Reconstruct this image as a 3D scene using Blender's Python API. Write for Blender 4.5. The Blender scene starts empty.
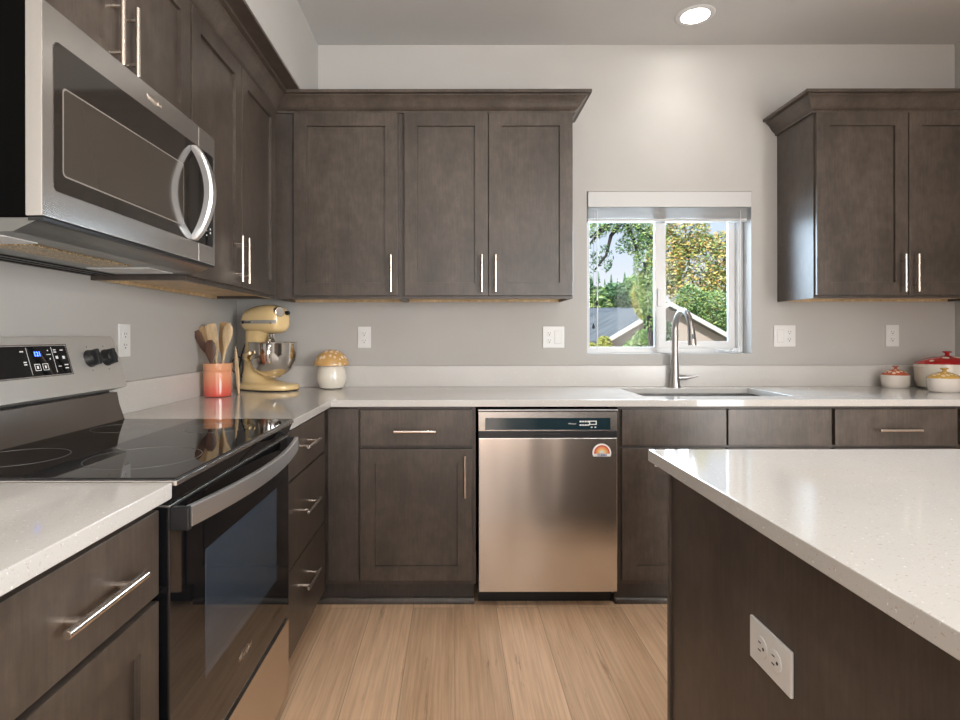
import bpy, bmesh, math, random
from mathutils import Vector, Matrix
R = math.radians
random.seed(7)
S = bpy.context.scene
COL = S.collection

# ------------------------------------------------------------------ camera, sky, sun, light, exposure
H = 1.178                      # eye height
F = 563.0                      # focal length in pixels of the 960x720 frame
cd = bpy.data.cameras.new('camera')
cd.sensor_width = 36; cd.lens = F / 960 * 36
cd.shift_x = (480 - 454.5) / 960
cd.shift_y = -(360 - 336) / 960
cd.clip_start = 0.05; cd.clip_end = 500
cam = bpy.data.objects.new('camera', cd); COL.objects.link(cam)
cam.location = (0, 0, H)
cam.rotation_euler = (R(90), R(0.07), 0)
S.camera = cam

S.view_settings.view_transform = 'Standard'
S.view_settings.look = 'None'
S.view_settings.gamma = 1
S.view_settings.use_curve_mapping = False
S.view_settings.exposure = 0.56

w = bpy.data.worlds.new('sky'); S.world = w; w.use_nodes = True
nt = w.node_tree; nt.nodes.clear()
tc = nt.nodes.new('ShaderNodeTexCoord'); sp = nt.nodes.new('ShaderNodeSeparateXYZ')
rp = nt.nodes.new('ShaderNodeValToRGB'); bg = nt.nodes.new('ShaderNodeBackground'); wo = nt.nodes.new('ShaderNodeOutputWorld')
nt.links.new(tc.outputs['Generated'], sp.inputs[0]); nt.links.new(sp.outputs['Z'], rp.inputs[0])
nt.links.new(rp.outputs[0], bg.inputs[0]); nt.links.new(bg.outputs[0], wo.inputs[0])
e = rp.color_ramp.elements
e[0].position = 0.06; e[0].color = (.66, .66, .69, 1)
e[1].position = 0.24; e[1].color = (.42, .56, .74, 1)
x = e.new(1.0); x.color = (.2, .36, .7, 1)
bg.inputs[1].default_value = 1.0

sun = bpy.data.lights.new('sun', 'SUN'); sun.energy = 4.3; sun.angle = R(1); sun.color = (1, .95, .86)
so = bpy.data.objects.new('sun', sun); COL.objects.link(so)
so.rotation_euler = (R(48), 0, R(-40))

# added fill light, set at an unseen opening behind the viewer
al = bpy.data.lights.new('rear_fill', 'AREA'); al.shape = 'RECTANGLE'; al.size = 3.2; al.size_y = 2.0
al.energy = 75; al.color = (.97, .985, 1.0)
ao = bpy.data.objects.new('rear_fill', al); COL.objects.link(ao)
ao.location = (1.4, -4.62, 1.2); ao.rotation_euler = (R(90), 0, 0)
# added fill from the right, at an unseen opening behind the viewer's shoulder
ar = bpy.data.lights.new('side_fill', 'AREA'); ar.shape = 'RECTANGLE'; ar.size = 2.9; ar.size_y = 2.1
ar.energy = 290; ar.color = (1.0, .99, .965)
aro = bpy.data.objects.new('side_fill', ar); COL.objects.link(aro)
aro.location = (2.80, -1.95, 1.15); aro.rotation_euler = (R(90), 0, R(90))
# daylight through the kitchen window
al2 = bpy.data.lights.new('window_daylight', 'AREA'); al2.shape = 'RECTANGLE'; al2.size = .84; al2.size_y = .72
al2.energy = 34; al2.color = (.68, .84, 1.0)
LAMP = 26.0                    # glow of the ceiling lamps
BEAM = 23.0                    # downward beam of each ceiling lamp, W

# ------------------------------------------------------------------ materials
def mat(name, base=(.8, .8, .8), rough=.5, metal=0, **k):
    m = bpy.data.materials.new(name); m.use_nodes = True
    b = m.node_tree.nodes['Principled BSDF']
    b.inputs['Base Color'].default_value = (*base, 1)
    b.inputs['Roughness'].default_value = rough
    b.inputs['Metallic'].default_value = metal
    if 'coat' in k: b.inputs['Coat Weight'].default_value = k['coat']; b.inputs['Coat Roughness'].default_value = k.get('coat_rough', .1)
    if 'emit' in k: b.inputs['Emission Color'].default_value = (*k['emit'], 1); b.inputs['Emission Strength'].default_value = k.get('es', 1)
    if 'spec' in k: b.inputs['Specular IOR Level'].default_value = k['spec']
    return m
def N(m, t, **k):
    n = m.node_tree.nodes.new(t)
    for a, v in k.items(): setattr(n, a, v)
    return n
def L(m, a, b): m.node_tree.links.new(a, b)
def coords(m, scale=(1, 1, 1), out='Object', rot=(0, 0, 0)):
    t = N(m, 'ShaderNodeTexCoord'); mp = N(m, 'ShaderNodeMapping')
    mp.inputs['Scale'].default_value = scale; mp.inputs['Rotation'].default_value = rot
    L(m, t.outputs[out], mp.inputs[0]); return mp.outputs[0]
def noise(m, v, scale, detail=4, rough=.55):
    n = N(m, 'ShaderNodeTexNoise'); n.inputs['Scale'].default_value = scale
    n.inputs['Detail'].default_value = detail; n.inputs['Roughness'].default_value = rough
    L(m, v, n.inputs['Vector']); return n.outputs[0]
def ramp(m, fac, stops):
    r = N(m, 'ShaderNodeValToRGB'); els = r.color_ramp.elements
    els[0].position, els[0].color = stops[0][0], (*stops[0][1], 1)
    els[1].position, els[1].color = stops[-1][0], (*stops[-1][1], 1)
    for p, c in stops[1:-1]:
        q = els.new(p); q.color = (*c, 1)
    L(m, fac, r.inputs[0]); return r.outputs[0]
def mix(m, fac, a, b, mode='MIX'):
    x = N(m, 'ShaderNodeMix'); x.data_type = 'RGBA'; x.blend_type = mode
    for i, v in ((0, fac), (6, a), (7, b)):
        if hasattr(v, 'links'): L(m, v, x.inputs[i])
        else: x.inputs[i].default_value = v if i == 0 else (*v, 1)
    return x.outputs[2]
def bump(m, h, strength, dist=.01):
    b = N(m, 'ShaderNodeBump'); b.inputs['Strength'].default_value = strength; b.inputs['Distance'].default_value = dist
    L(m, h, b.inputs['Height']); L(m, b.outputs[0], m.node_tree.nodes['Principled BSDF'].inputs['Normal'])
def P(m): return m.node_tree.nodes['Principled BSDF'].inputs

def wood(name, dark, light, rough=.36, coat=.12):
    m = mat(name, rough=rough, coat=coat, coat_rough=.3)
    a = noise(m, coords(m, (1, 1, .6)), 5, 6, .62)
    b = noise(m, coords(m, (14, 14, 1.2)), 9, 5, .65)
    k = noise(m, coords(m, (1, 1, .8)), 28, 4, .6)
    c1 = ramp(m, a, [(.36, dark), (.66, light)])
    c1 = mix(m, 1.0, c1, ramp(m, k, [(.35, (.86, .86, .86)), (.65, (1.12, 1.12, 1.12))]), 'MULTIPLY')
    c2 = ramp(m, b, [(.38, (.84, .84, .84)), (.62, (1.08, 1.08, 1.07))])
    L(m, mix(m, 1.0, c1, c2, 'MULTIPLY'), P(m)['Base Color'])
    bump(m, b, .03, .002)
    return m
M = {}
M['wood'] = wood('stained_maple', (.050, .038, .030), (.090, .069, .055))
M['wood_flat'] = wood('stained_maple_panel', (.048, .036, .030), (.082, .063, .053), .40, .08)
M['toe'] = wood('stained_toe_board', (.04, .032, .03), (.062, .05, .045), .42, .1)
M['raw'] = wood('clear_maple', (.50, .35, .19), (.66, .48, .28), .5, .1)
M['gap'] = mat('dark_gap', (.012, .012, .013), .6)

def paint(name, c, var=.03, bs=.12):
    m = mat(name, c, .75)
    n = noise(m, coords(m), 2.2, 3)
    L(m, ramp(m, n, [(.3, tuple(v * (1 - var) for v in c)), (.7, tuple(min(1, v * (1 + var)) for v in c))]), P(m)['Base Color'])
    bump(m, noise(m, coords(m), 110, 3), bs, .003)
    return m
M['wall'] = paint('wall_paint', (.435, .42, .400))
M['ceiling'] = paint('ceiling_paint', (.52, .515, .505), .02, .25)
M['white'] = mat('white_vinyl', (.62, .62, .62), .35)
M['plate'] = mat('white_plastic_plate', (.68, .675, .665), .3)
M['blind'] = mat('blind_slats', (.52, .52, .515), .45)

m = mat('quartz', rough=.07); M['quartz'] = m
n1 = noise(m, coords(m), 260, 2); n2 = noise(m, coords(m), 170, 2); n3 = noise(m, coords(m), 3, 3)
c = ramp(m, n3, [(.3, (.53, .51, .485)), (.7, (.57, .55, .525))])
c = mix(m, ramp(m, n1, [(.28, (1, 1, 1)), (.36, (0, 0, 0))]), c, (.45, .38, .33))
c = mix(m, ramp(m, n2, [(.66, (0, 0, 0)), (.74, (1, 1, 1))]), c, (.80, .78, .75))
L(m, c, P(m)['Base Color'])
M['quartz_splash'] = m.copy(); M['quartz_splash'].name = 'quartz_backsplash'; M['quartz_splash'].node_tree.nodes['Principled BSDF'].inputs['Roughness'].default_value = .28

m = mat('oak_plank_floor', rough=.38); M['floor'] = m
v = coords(m, (1, 1, 1), rot=(0, 0, R(90)))
br = N(m, 'ShaderNodeTexBrick'); br.offset = .37; br.offset_frequency = 2; br.squash = 1
br.inputs['Scale'].default_value = 1; br.inputs['Brick Width'].default_value = 1.22; br.inputs['Row Height'].default_value = .18
br.inputs['Mortar Size'].default_value = .0012; br.inputs['Mortar Smooth'].default_value = .2
br.inputs['Color1'].default_value = (0, 0, 0, 1); br.inputs['Color2'].default_value = (1, 1, 1, 1); br.inputs['Mortar'].default_value = (.5, .5, .5, 1)
L(m, v, br.inputs['Vector'])
wn = N(m, 'ShaderNodeTexCoord'); vm = N(m, 'ShaderNodeVectorMath', operation='MULTIPLY_ADD')
vm.inputs[1].default_value = (3, 7, 0)
L(m, br.outputs['Color'], vm.inputs[0]); L(m, wn.outputs['Object'], vm.inputs[2])
mp = N(m, 'ShaderNodeMapping'); mp.inputs['Scale'].default_value = (9, .9, 1); L(m, vm.outputs[0], mp.inputs[0])
g1 = noise(m, mp.outputs[0], 2.2, 6, .62)
mp2 = N(m, 'ShaderNodeMapping'); mp2.inputs['Scale'].default_value = (46, .8, 1); L(m, vm.outputs[0], mp2.inputs[0])
g2 = noise(m, mp2.outputs[0], 2.4, 4, .6)
mp3 = N(m, 'ShaderNodeMapping'); mp3.inputs['Scale'].default_value = (16, 1.6, 1); L(m, vm.outputs[0], mp3.inputs[0])
g3 = noise(m, mp3.outputs[0], 1.5, 7, .75)
c = ramp(m, g1, [(.25, (.62, .41, .26)), (.5, (.76, .53, .35)), (.78, (.85, .63, .44))])
c = mix(m, .6, c, ramp(m, g2, [(.30, (.70, .65, .60)), (.60, (1.10, 1.08, 1.06))]), 'MULTIPLY')
c = mix(m, ramp(m, g3, [(.32, (.75, .75, .75)), (.40, (0, 0, 0))]), c, (.36, .22, .13))
pl = ramp(m, br.outputs['Color'], [(0, (.86, .84, .82)), (1, (1.08, 1.09, 1.1))])
c = mix(m, 1.0, c, pl, 'MULTIPLY')
c = mix(m, br.outputs['Fac'], c, (.40, .27, .18))
L(m, c, P(m)['Base Color'])
bump(m, g2, .08, .002)

def steel(name, base, rough, scale=(1, 1, 120), wav=0.0, horizontal=False):
    m = mat(name, base, rough, 1.0)
    n = noise(m, coords(m, scale), 6, 3, .6)
    r = ramp(m, n, [(.3, (rough * .92,) * 3), (.7, (rough * 1.1,) * 3)])
    h = n
    if wav:
        n2 = noise(m, coords(m, (3.2, 3.2, .55)), 1.6, 1)
        ad = N(m, 'ShaderNodeMath', operation='MULTIPLY_ADD'); ad.inputs[1].default_value = wav
        L(m, n2, ad.inputs[0]); L(m, n, ad.inputs[2]); h = ad.outputs[0]
    if wav: bump(m, n2, .35, .03)
    P(m)['Anisotropic'].default_value = .75
    tg = N(m, 'ShaderNodeTangent'); tg.direction_type = 'RADIAL'; tg.axis = 'Z'; L(m, tg.outputs[0], P(m)['Tangent'])
    if horizontal: P(m)['Anisotropic Rotation'].default_value = .25
    return m
M['steel'] = steel('brushed_stainless', (.60, .575, .55), .27)
M['steel_dw'] = steel('brushed_stainless_door', (.74, .70, .67), .22, (1, 1, 120), 12.0)
M['steel_dark'] = steel('dark_stainless', (.20, .175, .155), .3)
M['steel_panel'] = mat('console_stainless', (.78, .77, .74), .42, .8)
M['nickel'] = mat('brushed_nickel', (.78, .70, .62), .24, 1)
M['nickel_grey'] = mat('faucet_nickel', (.42, .40, .385), .28, 1)
M['handle_steel'] = mat('handle_stainless', (.82, .82, .82), .36, 1)
M['chrome'] = mat('polished_steel', (.80, .78, .75), .07, 1)
M['black_glass'] = mat('black_glass', (.006, .006, .007), .03, spec=.6)
M['oven_glass'] = mat('oven_window_glass', (.035, .05, .07), .06, spec=.9)
M['mw_glass'] = mat('microwave_window_glass', (.022, .018, .015), .06, spec=.8)
M['mw_mesh'] = mat('microwave_window_screen', (.050, .041, .033), .10, spec=.8)
M['black'] = mat('black_plastic', (.012, .012, .013), .35)
M['black_metal'] = mat('black_metal', (.0015, .0015, .0015), .8, spec=.05)
M['grey_ring'] = mat('grey_print', (.40, .39, .38), .4)
M['ring'] = mat('burner_print', (.16, .155, .15), .3)
M['white_print'] = mat('white_print', (.8, .8, .8), .4)
M['blue_led'] = mat('blue_digits', (.05, .1, .6), .4, emit=(.08, .2, 1.0), es=2.5)
M['lamp'] = mat('lamp_lens', (1, 1, 1), .4, emit=(1, .965, .91), es=LAMP)
M['slot'] = mat('dark_slot', (.03, .03, .03), .5)
M['cream_enamel'] = mat('cream_enamel', (.82, .60, .30), .18, coat=.5, coat_rough=.05)
M['cream_glaze'] = mat('cream_glaze', (.74, .69, .60), .16, coat=.5, coat_rough=.06)
M['white_glaze'] = mat('white_glaze', (.76, .70, .64), .15, coat=.5, coat_rough=.06)
M['sticker'] = mat('sticker_white', (.85, .85, .85), .4)
M['mesh_filter'] = mat('grease_filter', (.55, .40, .22), .4, .6)
m = M['mesh_filter']; L(m, ramp(m, noise(m, coords(m), 220, 2), [(.4, (.28, .19, .10)), (.6, (.72, .56, .34))]), P(m)['Base Color'])
M['hood'] = mat('hood_underside', (.24, .24, .23), .32, .8)

def dotted(name, base, dot, scale=24, thr=.34, rough=.16):
    m = mat(name, base, rough, coat=.6, coat_rough=.05)
    v = N(m, 'ShaderNodeTexVoronoi'); v.inputs['Scale'].default_value = scale; v.inputs['Randomness'].default_value = .45
    L(m, coords(m, (1, 1, .8)), v.inputs['Vector'])
    L(m, mix(m, ramp(m, v.outputs['Distance'], [(thr, (1, 1, 1)), (thr + .05, (0, 0, 0))]), base, dot), P(m)['Base Color'])
    return m
M['orange_dots'] = dotted('orange_spotted_glaze', (.52, .12, .055), (.85, .60, .45), 48, .36)
M['red_dots'] = dotted('red_spotted_glaze', (.42, .012, .015), (.85, .66, .55), 17, .27)
M['yellow_dots'] = dotted('yellow_spotted_glaze', (.62, .38, .09), (.85, .66, .42), 48, .36)
M['amber_dots'] = dotted('amber_spotted_glaze', (.58, .34, .12), (.82, .64, .46), 40, .34)
M['red_glaze'] = mat('red_glaze', (.42, .012, .015), .15, coat=.5)
M['orange_glaze'] = mat('orange_glaze', (.50, .12, .06), .15, coat=.5)
M['yellow_glaze'] = mat('yellow_glaze', (.60, .36, .09), .15, coat=.5)
m = mat('ombre_glaze', rough=.2, coat=.5, coat_rough=.05); M['crock'] = m
sx = N(m, 'ShaderNodeSeparateXYZ'); L(m, coords(m), sx.inputs[0])
mr = N(m, 'ShaderNodeMapRange'); mr.inputs['From Min'].default_value = 0; mr.inputs['From Max'].default_value = .15; L(m, sx.outputs['Z'], mr.inputs[0])
L(m, ramp(m, mr.outputs[0], [(0, (.60, .07, .05)), (.25, (.66, .14, .09)), (.6, (.72, .28, .15)), (1, (.70, .34, .18))]), P(m)['Base Color'])
M['pale_wood'] = wood('pale_beech', (.52, .36, .20), (.68, .50, .30), .5, 0)
M['tan_wood'] = wood('tan_olive_wood', (.34, .20, .09), (.50, .33, .16), .5, 0)
M['brown_wood'] = wood('dark_walnut', (.07, .03, .02), (.13, .06, .035), .45, .1)

# thin glazing: mostly see-through with a mirror share
m = bpy.data.materials.new('window_glass'); m.use_nodes = True; M['glass'] = m
t = m.node_tree; t.nodes.clear()
tr = t.nodes.new('ShaderNodeBsdfTransparent'); gl = t.nodes.new('ShaderNodeBsdfGlossy'); gl.inputs['Roughness'].default_value = 0
fr = t.nodes.new('ShaderNodeFresnel'); fr.inputs[0].default_value = 1.12; mx = t.nodes.new('ShaderNodeMixShader'); o_ = t.nodes.new('ShaderNodeOutputMaterial')
tr.inputs[0].default_value = (.97, .98, .98, 1)
t.links.new(fr.outputs[0], mx.inputs[0]); t.links.new(tr.outputs[0], mx.inputs[1]); t.links.new(gl.outputs[0], mx.inputs[2]); t.links.new(mx.outputs[0], o_.inputs[0])

def leafmat(name, cols):
    m = mat(name, rough=.6)
    g = N(m, 'ShaderNodeNewGeometry')
    n = len(cols)
    L(m, ramp(m, g.outputs['Random Per Island'], [(i / (n - 1), c) for i, c in enumerate(cols)]), P(m)['Base Color'])
    return m
M['leaf_green'] = leafmat('green_leaves', [(.07, .16, .06), (.20, .36, .09), (.42, .55, .16), (.10, .24, .12), (.58, .64, .32)])
M['leaf_autumn'] = leafmat('autumn_leaves', [(.10, .20, .07), (.30, .42, .10), (.75, .60, .16), (.80, .42, .15), (.52, .56, .16), (.16, .28, .12), (.78, .70, .38)])
M['leaf_dark'] = leafmat('dark_leaves', [(.04, .11, .06), (.10, .22, .10), (.20, .34, .15)])
M['leaf_yellow'] = leafmat('yellow_green_leaves', [(.22, .30, .06), (.55, .50, .12), (.38, .45, .10), (.62, .42, .16)])
M['bark'] = mat('bark', (.05, .04, .04), .9)
M['grass'] = paint('field', (.30, .25, .12), .3)
M['siding'] = paint('beige_siding', (.50, .42, .37), .04)
M['shingle'] = paint('grey_shingles', (.15, .17, .18), .25, .6)
M['fascia'] = mat('white_fascia', (.72, .69, .66), .5)

# ------------------------------------------------------------------ mesh helpers
class MB:
    def __init__(s): s.bm = bmesh.new()
    def _join(s, b, xf=None):
        if xf is not None: bmesh.ops.transform(b, matrix=xf, verts=b.verts)
        me = bpy.data.meshes.new('tmp'); b.to_mesh(me); b.free(); s.bm.from_mesh(me); bpy.data.meshes.remove(me); return s
    def box(s, x0, x1, y0, y1, z0, z1, bev=0, xf=None, seg=2):
        b = bmesh.new(); bmesh.ops.create_cube(b, size=1)
        for v in b.verts:
            v.co = Vector((x0 + (v.co.x + .5) * (x1 - x0), y0 + (v.co.y + .5) * (y1 - y0), z0 + (v.co.z + .5) * (z1 - z0)))
        if bev: bmesh.ops.bevel(b, geom=b.edges[:], offset=bev, segments=seg, affect='EDGES', profile=.5)
        return s._join(b, xf)
    def cyl(s, p0, p1, r, seg=20, r2=None, bev=0):
        p0, p1 = Vector(p0), Vector(p1); d = p1 - p0
        b = bmesh.new()
        bmesh.ops.create_cone(b, cap_ends=True, segments=seg, radius1=r, radius2=r if r2 is None else r2, depth=d.length)
        if bev:
            ed = [e for e in b.edges if any(len(f.verts) > 4 for f in e.link_faces)]
            bmesh.ops.bevel(b, geom=ed, offset=bev, segments=2, affect='EDGES', profile=.5)
        q = d.to_track_quat('Z', 'Y').to_matrix().to_4x4()
        return s._join(b, Matrix.Translation((p0 + p1) / 2) @ q)
    def lathe(s, prof, c=(0, 0, 0), seg=40, sy=1.0, xf=None):
        b = bmesh.new(); rings = []
        for r, z in prof:
            if r < 1e-6: rings.append([b.verts.new((0, 0, z))])
            else: rings.append([b.verts.new((r * math.cos(2 * math.pi * i / seg), sy * r * math.sin(2 * math.pi * i / seg), z)) for i in range(seg)])
        for a, d in zip(rings, rings[1:]):
            for i in range(seg):
                j = (i + 1) % seg
                if len(a) == 1 and len(d) == 1: continue
                if len(a) == 1: b.faces.new((a[0], d[j], d[i]))
                elif len(d) == 1: b.faces.new((a[i], a[j], d[0]))
                else: b.faces.new((a[i], a[j], d[j], d[i]))
        bmesh.ops.recalc_face_normals(b, faces=b.faces)
        T = Matrix.Translation(c)
        return s._join(b, T if xf is None else T @ xf)
    def tube(s, pts, r, seg=12, flat=1.0, cap=True):
        pts = [Vector(p) for p in pts]; n = len(pts)
        rr = r if isinstance(r, (list, tuple)) else [r] * n
        b = bmesh.new(); rings = []
        up = Vector((0, 0, 1)); prev = None
        for i, p in enumerate(pts):
            t = (pts[min(i + 1, n - 1)] - pts[max(i - 1, 0)]).normalized()
            if prev is None:
                a = t.cross(up)
                if a.length < 1e-3: a = t.cross(Vector((1, 0, 0)))
                a.normalize()
            else:
                a = (prev - t * prev.dot(t)).normalized()
            prev = a; c = t.cross(a)
            rings.append([b.verts.new(p + (a * math.cos(2 * math.pi * k / seg) * flat + c * math.sin(2 * math.pi * k / seg)) * rr[i]) for k in range(seg)])
        for a, d in zip(rings, rings[1:]):
            for k in range(seg): b.faces.new((a[k], a[(k + 1) % seg], d[(k + 1) % seg], d[k]))
        if cap: b.faces.new(rings[0]); b.faces.new(rings[-1])
        bmesh.ops.recalc_face_normals(b, faces=b.faces)
        return s._join(b)
    def loft(s, sections, cap=True):
        b = bmesh.new(); rings = [[b.verts.new(p) for p in sec] for sec in sections]; n = len(rings[0])
        for a, d in zip(rings, rings[1:]):
            for k in range(n): b.faces.new((a[k], a[(k + 1) % n], d[(k + 1) % n], d[k]))
        if cap: b.faces.new(rings[0]); b.faces.new(rings[-1])
        bmesh.ops.recalc_face_normals(b, faces=b.faces)
        return s._join(b)
    def prism(s, poly, fn0, fn1, bev=0):
        """poly: 2D points; fn0/fn1 map a 2D point to the two end faces"""
        b = bmesh.new()
        a = [b.verts.new(fn0(p)) for p in poly]; d = [b.verts.new(fn1(p)) for p in poly]; n = len(poly)
        b.faces.new(a); b.faces.new(d)
        for k in range(n): b.faces.new((a[k], a[(k + 1) % n], d[(k + 1) % n], d[k]))
        bmesh.ops.recalc_face_normals(b, faces=b.faces)
        if bev: bmesh.ops.bevel(b, geom=b.edges[:], offset=bev, segments=2, affect='EDGES', profile=.5)
        return s._join(b)
    def slab(s, xs, ys, keep, z0, z1, bev=.004, axis='z'):
        b = bmesh.new(); vs = {}
        def V(i, j):
            if (i, j) not in vs: vs[(i, j)] = b.verts.new((xs[i], ys[j], z0))
            return vs[(i, j)]
        for i in range(len(xs) - 1):
            for j in range(len(ys) - 1):
                if keep(i, j): b.faces.new((V(i, j), V(i + 1, j), V(i + 1, j + 1), V(i, j + 1)))
        r = bmesh.ops.extrude_face_region(b, geom=b.faces[:])
        for v in [g for g in r['geom'] if isinstance(g, bmesh.types.BMVert)]: v.co.z = z1
        bmesh.ops.recalc_face_normals(b, faces=b.faces)
        if bev:
            ed = [e for e in b.edges if len(e.link_faces) == 2 and e.calc_face_angle(0) > .8]
            bmesh.ops.bevel(b, geom=ed, offset=bev, segments=2, affect='EDGES', profile=.5)
        if axis == 'y':   # slab drawn in x,z and thick along y
            bmesh.ops.transform(b, matrix=Matrix(((1, 0, 0, 0), (0, 0, 1, 0), (0, 1, 0, 0), (0, 0, 0, 1))), verts=b.verts)
            bmesh.ops.reverse_faces(b, faces=b.faces)
        return s._join(b)
    def build(s, name, material, parent=None, world=False, loc=None, xf=None, ang=38):
        if xf is not None: bmesh.ops.transform(s.bm, matrix=xf, verts=s.bm.verts)
        me = bpy.data.meshes.new(name); s.bm.to_mesh(me); s.bm.free()
        me.materials.append(material)
        if len(me.polygons):
            me.polygons.foreach_set('use_smooth', [True] * len(me.polygons)); me.set_sharp_from_angle(angle=R(ang))
        o = bpy.data.objects.new(name, me); COL.objects.link(o)
        wm = o.modifiers.new('weighted_normals', 'WEIGHTED_NORMAL'); wm.keep_sharp = True; wm.weight = 80
        if parent is not None:
            o.parent = parent
            if world:
                t = Vector((0, 0, 0)); q = parent
                while q is not None: t += q.location; q = q.parent
                me.transform(Matrix.Translation(-t))
        elif loc is not None: o.location = loc
        elif world is False:
            # put the origin at the base centre of the thing
            vs = [v.co for v in me.vertices]
            c = Vector(((min(v.x for v in vs) + max(v.x for v in vs)) / 2, (min(v.y for v in vs) + max(v.y for v in vs)) / 2, min(v.z for v in vs)))
            me.transform(Matrix.Translation(-c)); o.location = c
        return o
def tag(o, label, cat, group=None, kind=None):
    if label: o['label'] = label
    if cat: o['category'] = cat
    if group: o['group'] = group
    if kind: o['kind'] = kind
    return o
def thing(name, label, cat, loc, rz=0, group=None):
    o = bpy.data.objects.new(name, None); COL.objects.link(o); o.empty_display_size = .05
    o.location = loc; o.rotation_euler = (0, 0, rz)
    return tag(o, label, cat, group)
def struct(name, b, m, label=None):
    o = b.build(name, m, world=True); o['kind'] = 'structure'
    if label: o['label'] = label
    return o
def text(s, size, xf, m, parent, name='lettering', world=True, shear=0, bold=0):
    cu = bpy.data.curves.new('t', 'FONT'); cu.body = s; cu.size = size; cu.align_x = 'CENTER'; cu.align_y = 'CENTER'
    cu.extrude = .0003; cu.shear = shear; cu.offset = bold; cu.resolution_u = 3
    to = bpy.data.objects.new('t', cu); COL.objects.link(to)
    bpy.context.view_layer.update()
    me = bpy.data.meshes.new_from_object(to.evaluated_get(bpy.context.evaluated_depsgraph_get()))
    bpy.data.objects.remove(to); bpy.data.curves.remove(cu)
    b = MB(); b.bm.from_mesh(me); bpy.data.meshes.remove(me)
    return b.build(name, m, parent, world=world, xf=xf)
def frame(o, u, v):      # matrix with x axis u, y axis v (for lettering lying in a face)
    u = Vector(u).normalized(); v = Vector(v).normalized(); n = u.cross(v)
    return Matrix.Translation(o) @ Matrix((u, v, n)).transposed().to_4x4()

# ------------------------------------------------------------------ room
XL, XR, YB, YF, ZC = -1.176, 2.707, 3.045, -4.5, 2.752
struct('floor', MB().box(XL - .15, XR + .15, YF - .15, YB + .15, -.1, 0), M['floor'], 'light oak plank floor')
struct('ceiling', MB().box(XL - .15, XR + .15, YF - .15, YB + .15, ZC, ZC + .12), M['ceiling'])
struct('wall_left', MB().box(XL - .15, XL, YF, YB + .15, 0, ZC), M['wall'])
struct('wall_right', MB().box(XR, XR + .15, YF, -3.4, 0, ZC).box(XR, XR + .15, -.5, YB + .15, 0, ZC).box(XR, XR + .15, -3.4, -.5, 2.2, ZC), M['wall'])
g = thing('window_3', None, None, (XR + .1, -1.95, 0)); g['kind'] = 'structure'  # unseen opening, added to let in the fill from the right
b = MB()
for y in (-3.4, -1.98, -.56): b.box(XR + .02, XR + .07, y, y + .06, 0, 2.2)
b.box(XR + .02, XR + .07, -3.4, -.5, 0, .08).box(XR + .02, XR + .07, -3.4, -.5, 2.12, 2.2)
b.build('window_frame', M['white'], g, world=True)
WX0, WX1, WZ0, WZ1, WT = .7165, 1.606, 1.0807, 1.9595, .13
struct('wall_back', MB().slab([XL, WX0, WX1, XR], [0, WZ0, WZ1, ZC], lambda i, j: not (i == 1 and j == 1), YB, YB + WT + .02, 0, 'y'), M['wall'])
GX0, GX1, GZ1 = -.2, 2.5, 2.2
struct('wall_front', MB().slab([XL, GX0, GX1, XR], [0, .02, GZ1, ZC], lambda i, j: not (i == 1 and j == 1), YF - .15, YF, 0, 'y'), M['wall'])
g = thing('window_2', None, None, (1.15, YF - .1, .02)); g['kind'] = 'structure'  # unseen rear opening, added to carry the fill light
b = MB()
for x in (GX0, -.2 + 1.3, GX1 - .06): b.box(x, x + .06, YF - .1, YF - .04, .02, GZ1)
b.box(GX0, GX1, YF - .1, YF - .04, .02, .1); b.box(GX0, GX1, YF - .1, YF - .04, GZ1 - .07, GZ1)
b.build('window_frame', M['white'], g, world=True)
# boxed-out wall above the left cabinets
struct('trim_1', MB().box(XL, -.735, YF, YB, 2.359, ZC), M['wall'], 'wall boxed out above the left cabinets')

# ------------------------------------------------------------------ window
wn = thing('window_1', 'white sliding window above the sink', None, ((WX0 + WX1) / 2, YB + .09, WZ0)); wn['kind'] = 'structure'
ya, yb = YB + .085, YB + WT
def ring(x0, x1, z0, z1, l, r_, bt, tp, y0, y1, bev=.003):
    return MB().slab([x0, x0 + l, x1 - r_, x1], [z0, z0 + bt, z1 - tp, z1], lambda i, j: not (i == 1 and j == 1), y0, y1, bev, 'y')
ring(WX0, WX1, WZ0, WZ1, .026, .032, .028, .03, ya, yb).build('window_frame', M['white'], wn, world=True)
sl = ring(WX0 + .022, 1.178, WZ0 + .022, WZ1 - .02, .014, .062, .014, .03, ya + .004, ya + .024).build('window_sash', M['white'], wn, world=True)
sr = ring(1.12, WX1 - .026, WZ0 + .022, WZ1 - .02, .062, .045, .044, .03, ya + .026, ya + .044).build('window_sash', M['white'], wn, world=True)
MB().box(WX0 + .034, 1.118, ya + .012, ya + .014, WZ0 + .034, WZ1 - .05).build('window_pane', M['glass'], sl, world=True)
MB().box(1.18, WX1 - .07, ya + .034, ya + .036, WZ0 + .062, WZ1 - .05).build('window_pane', M['glass'], sr, world=True)
MB().box(1.128, 1.150, ya - .008, ya + .004, 1.34, 1.44, .003).build('window_latch', M['white'], sl, world=True)
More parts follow.
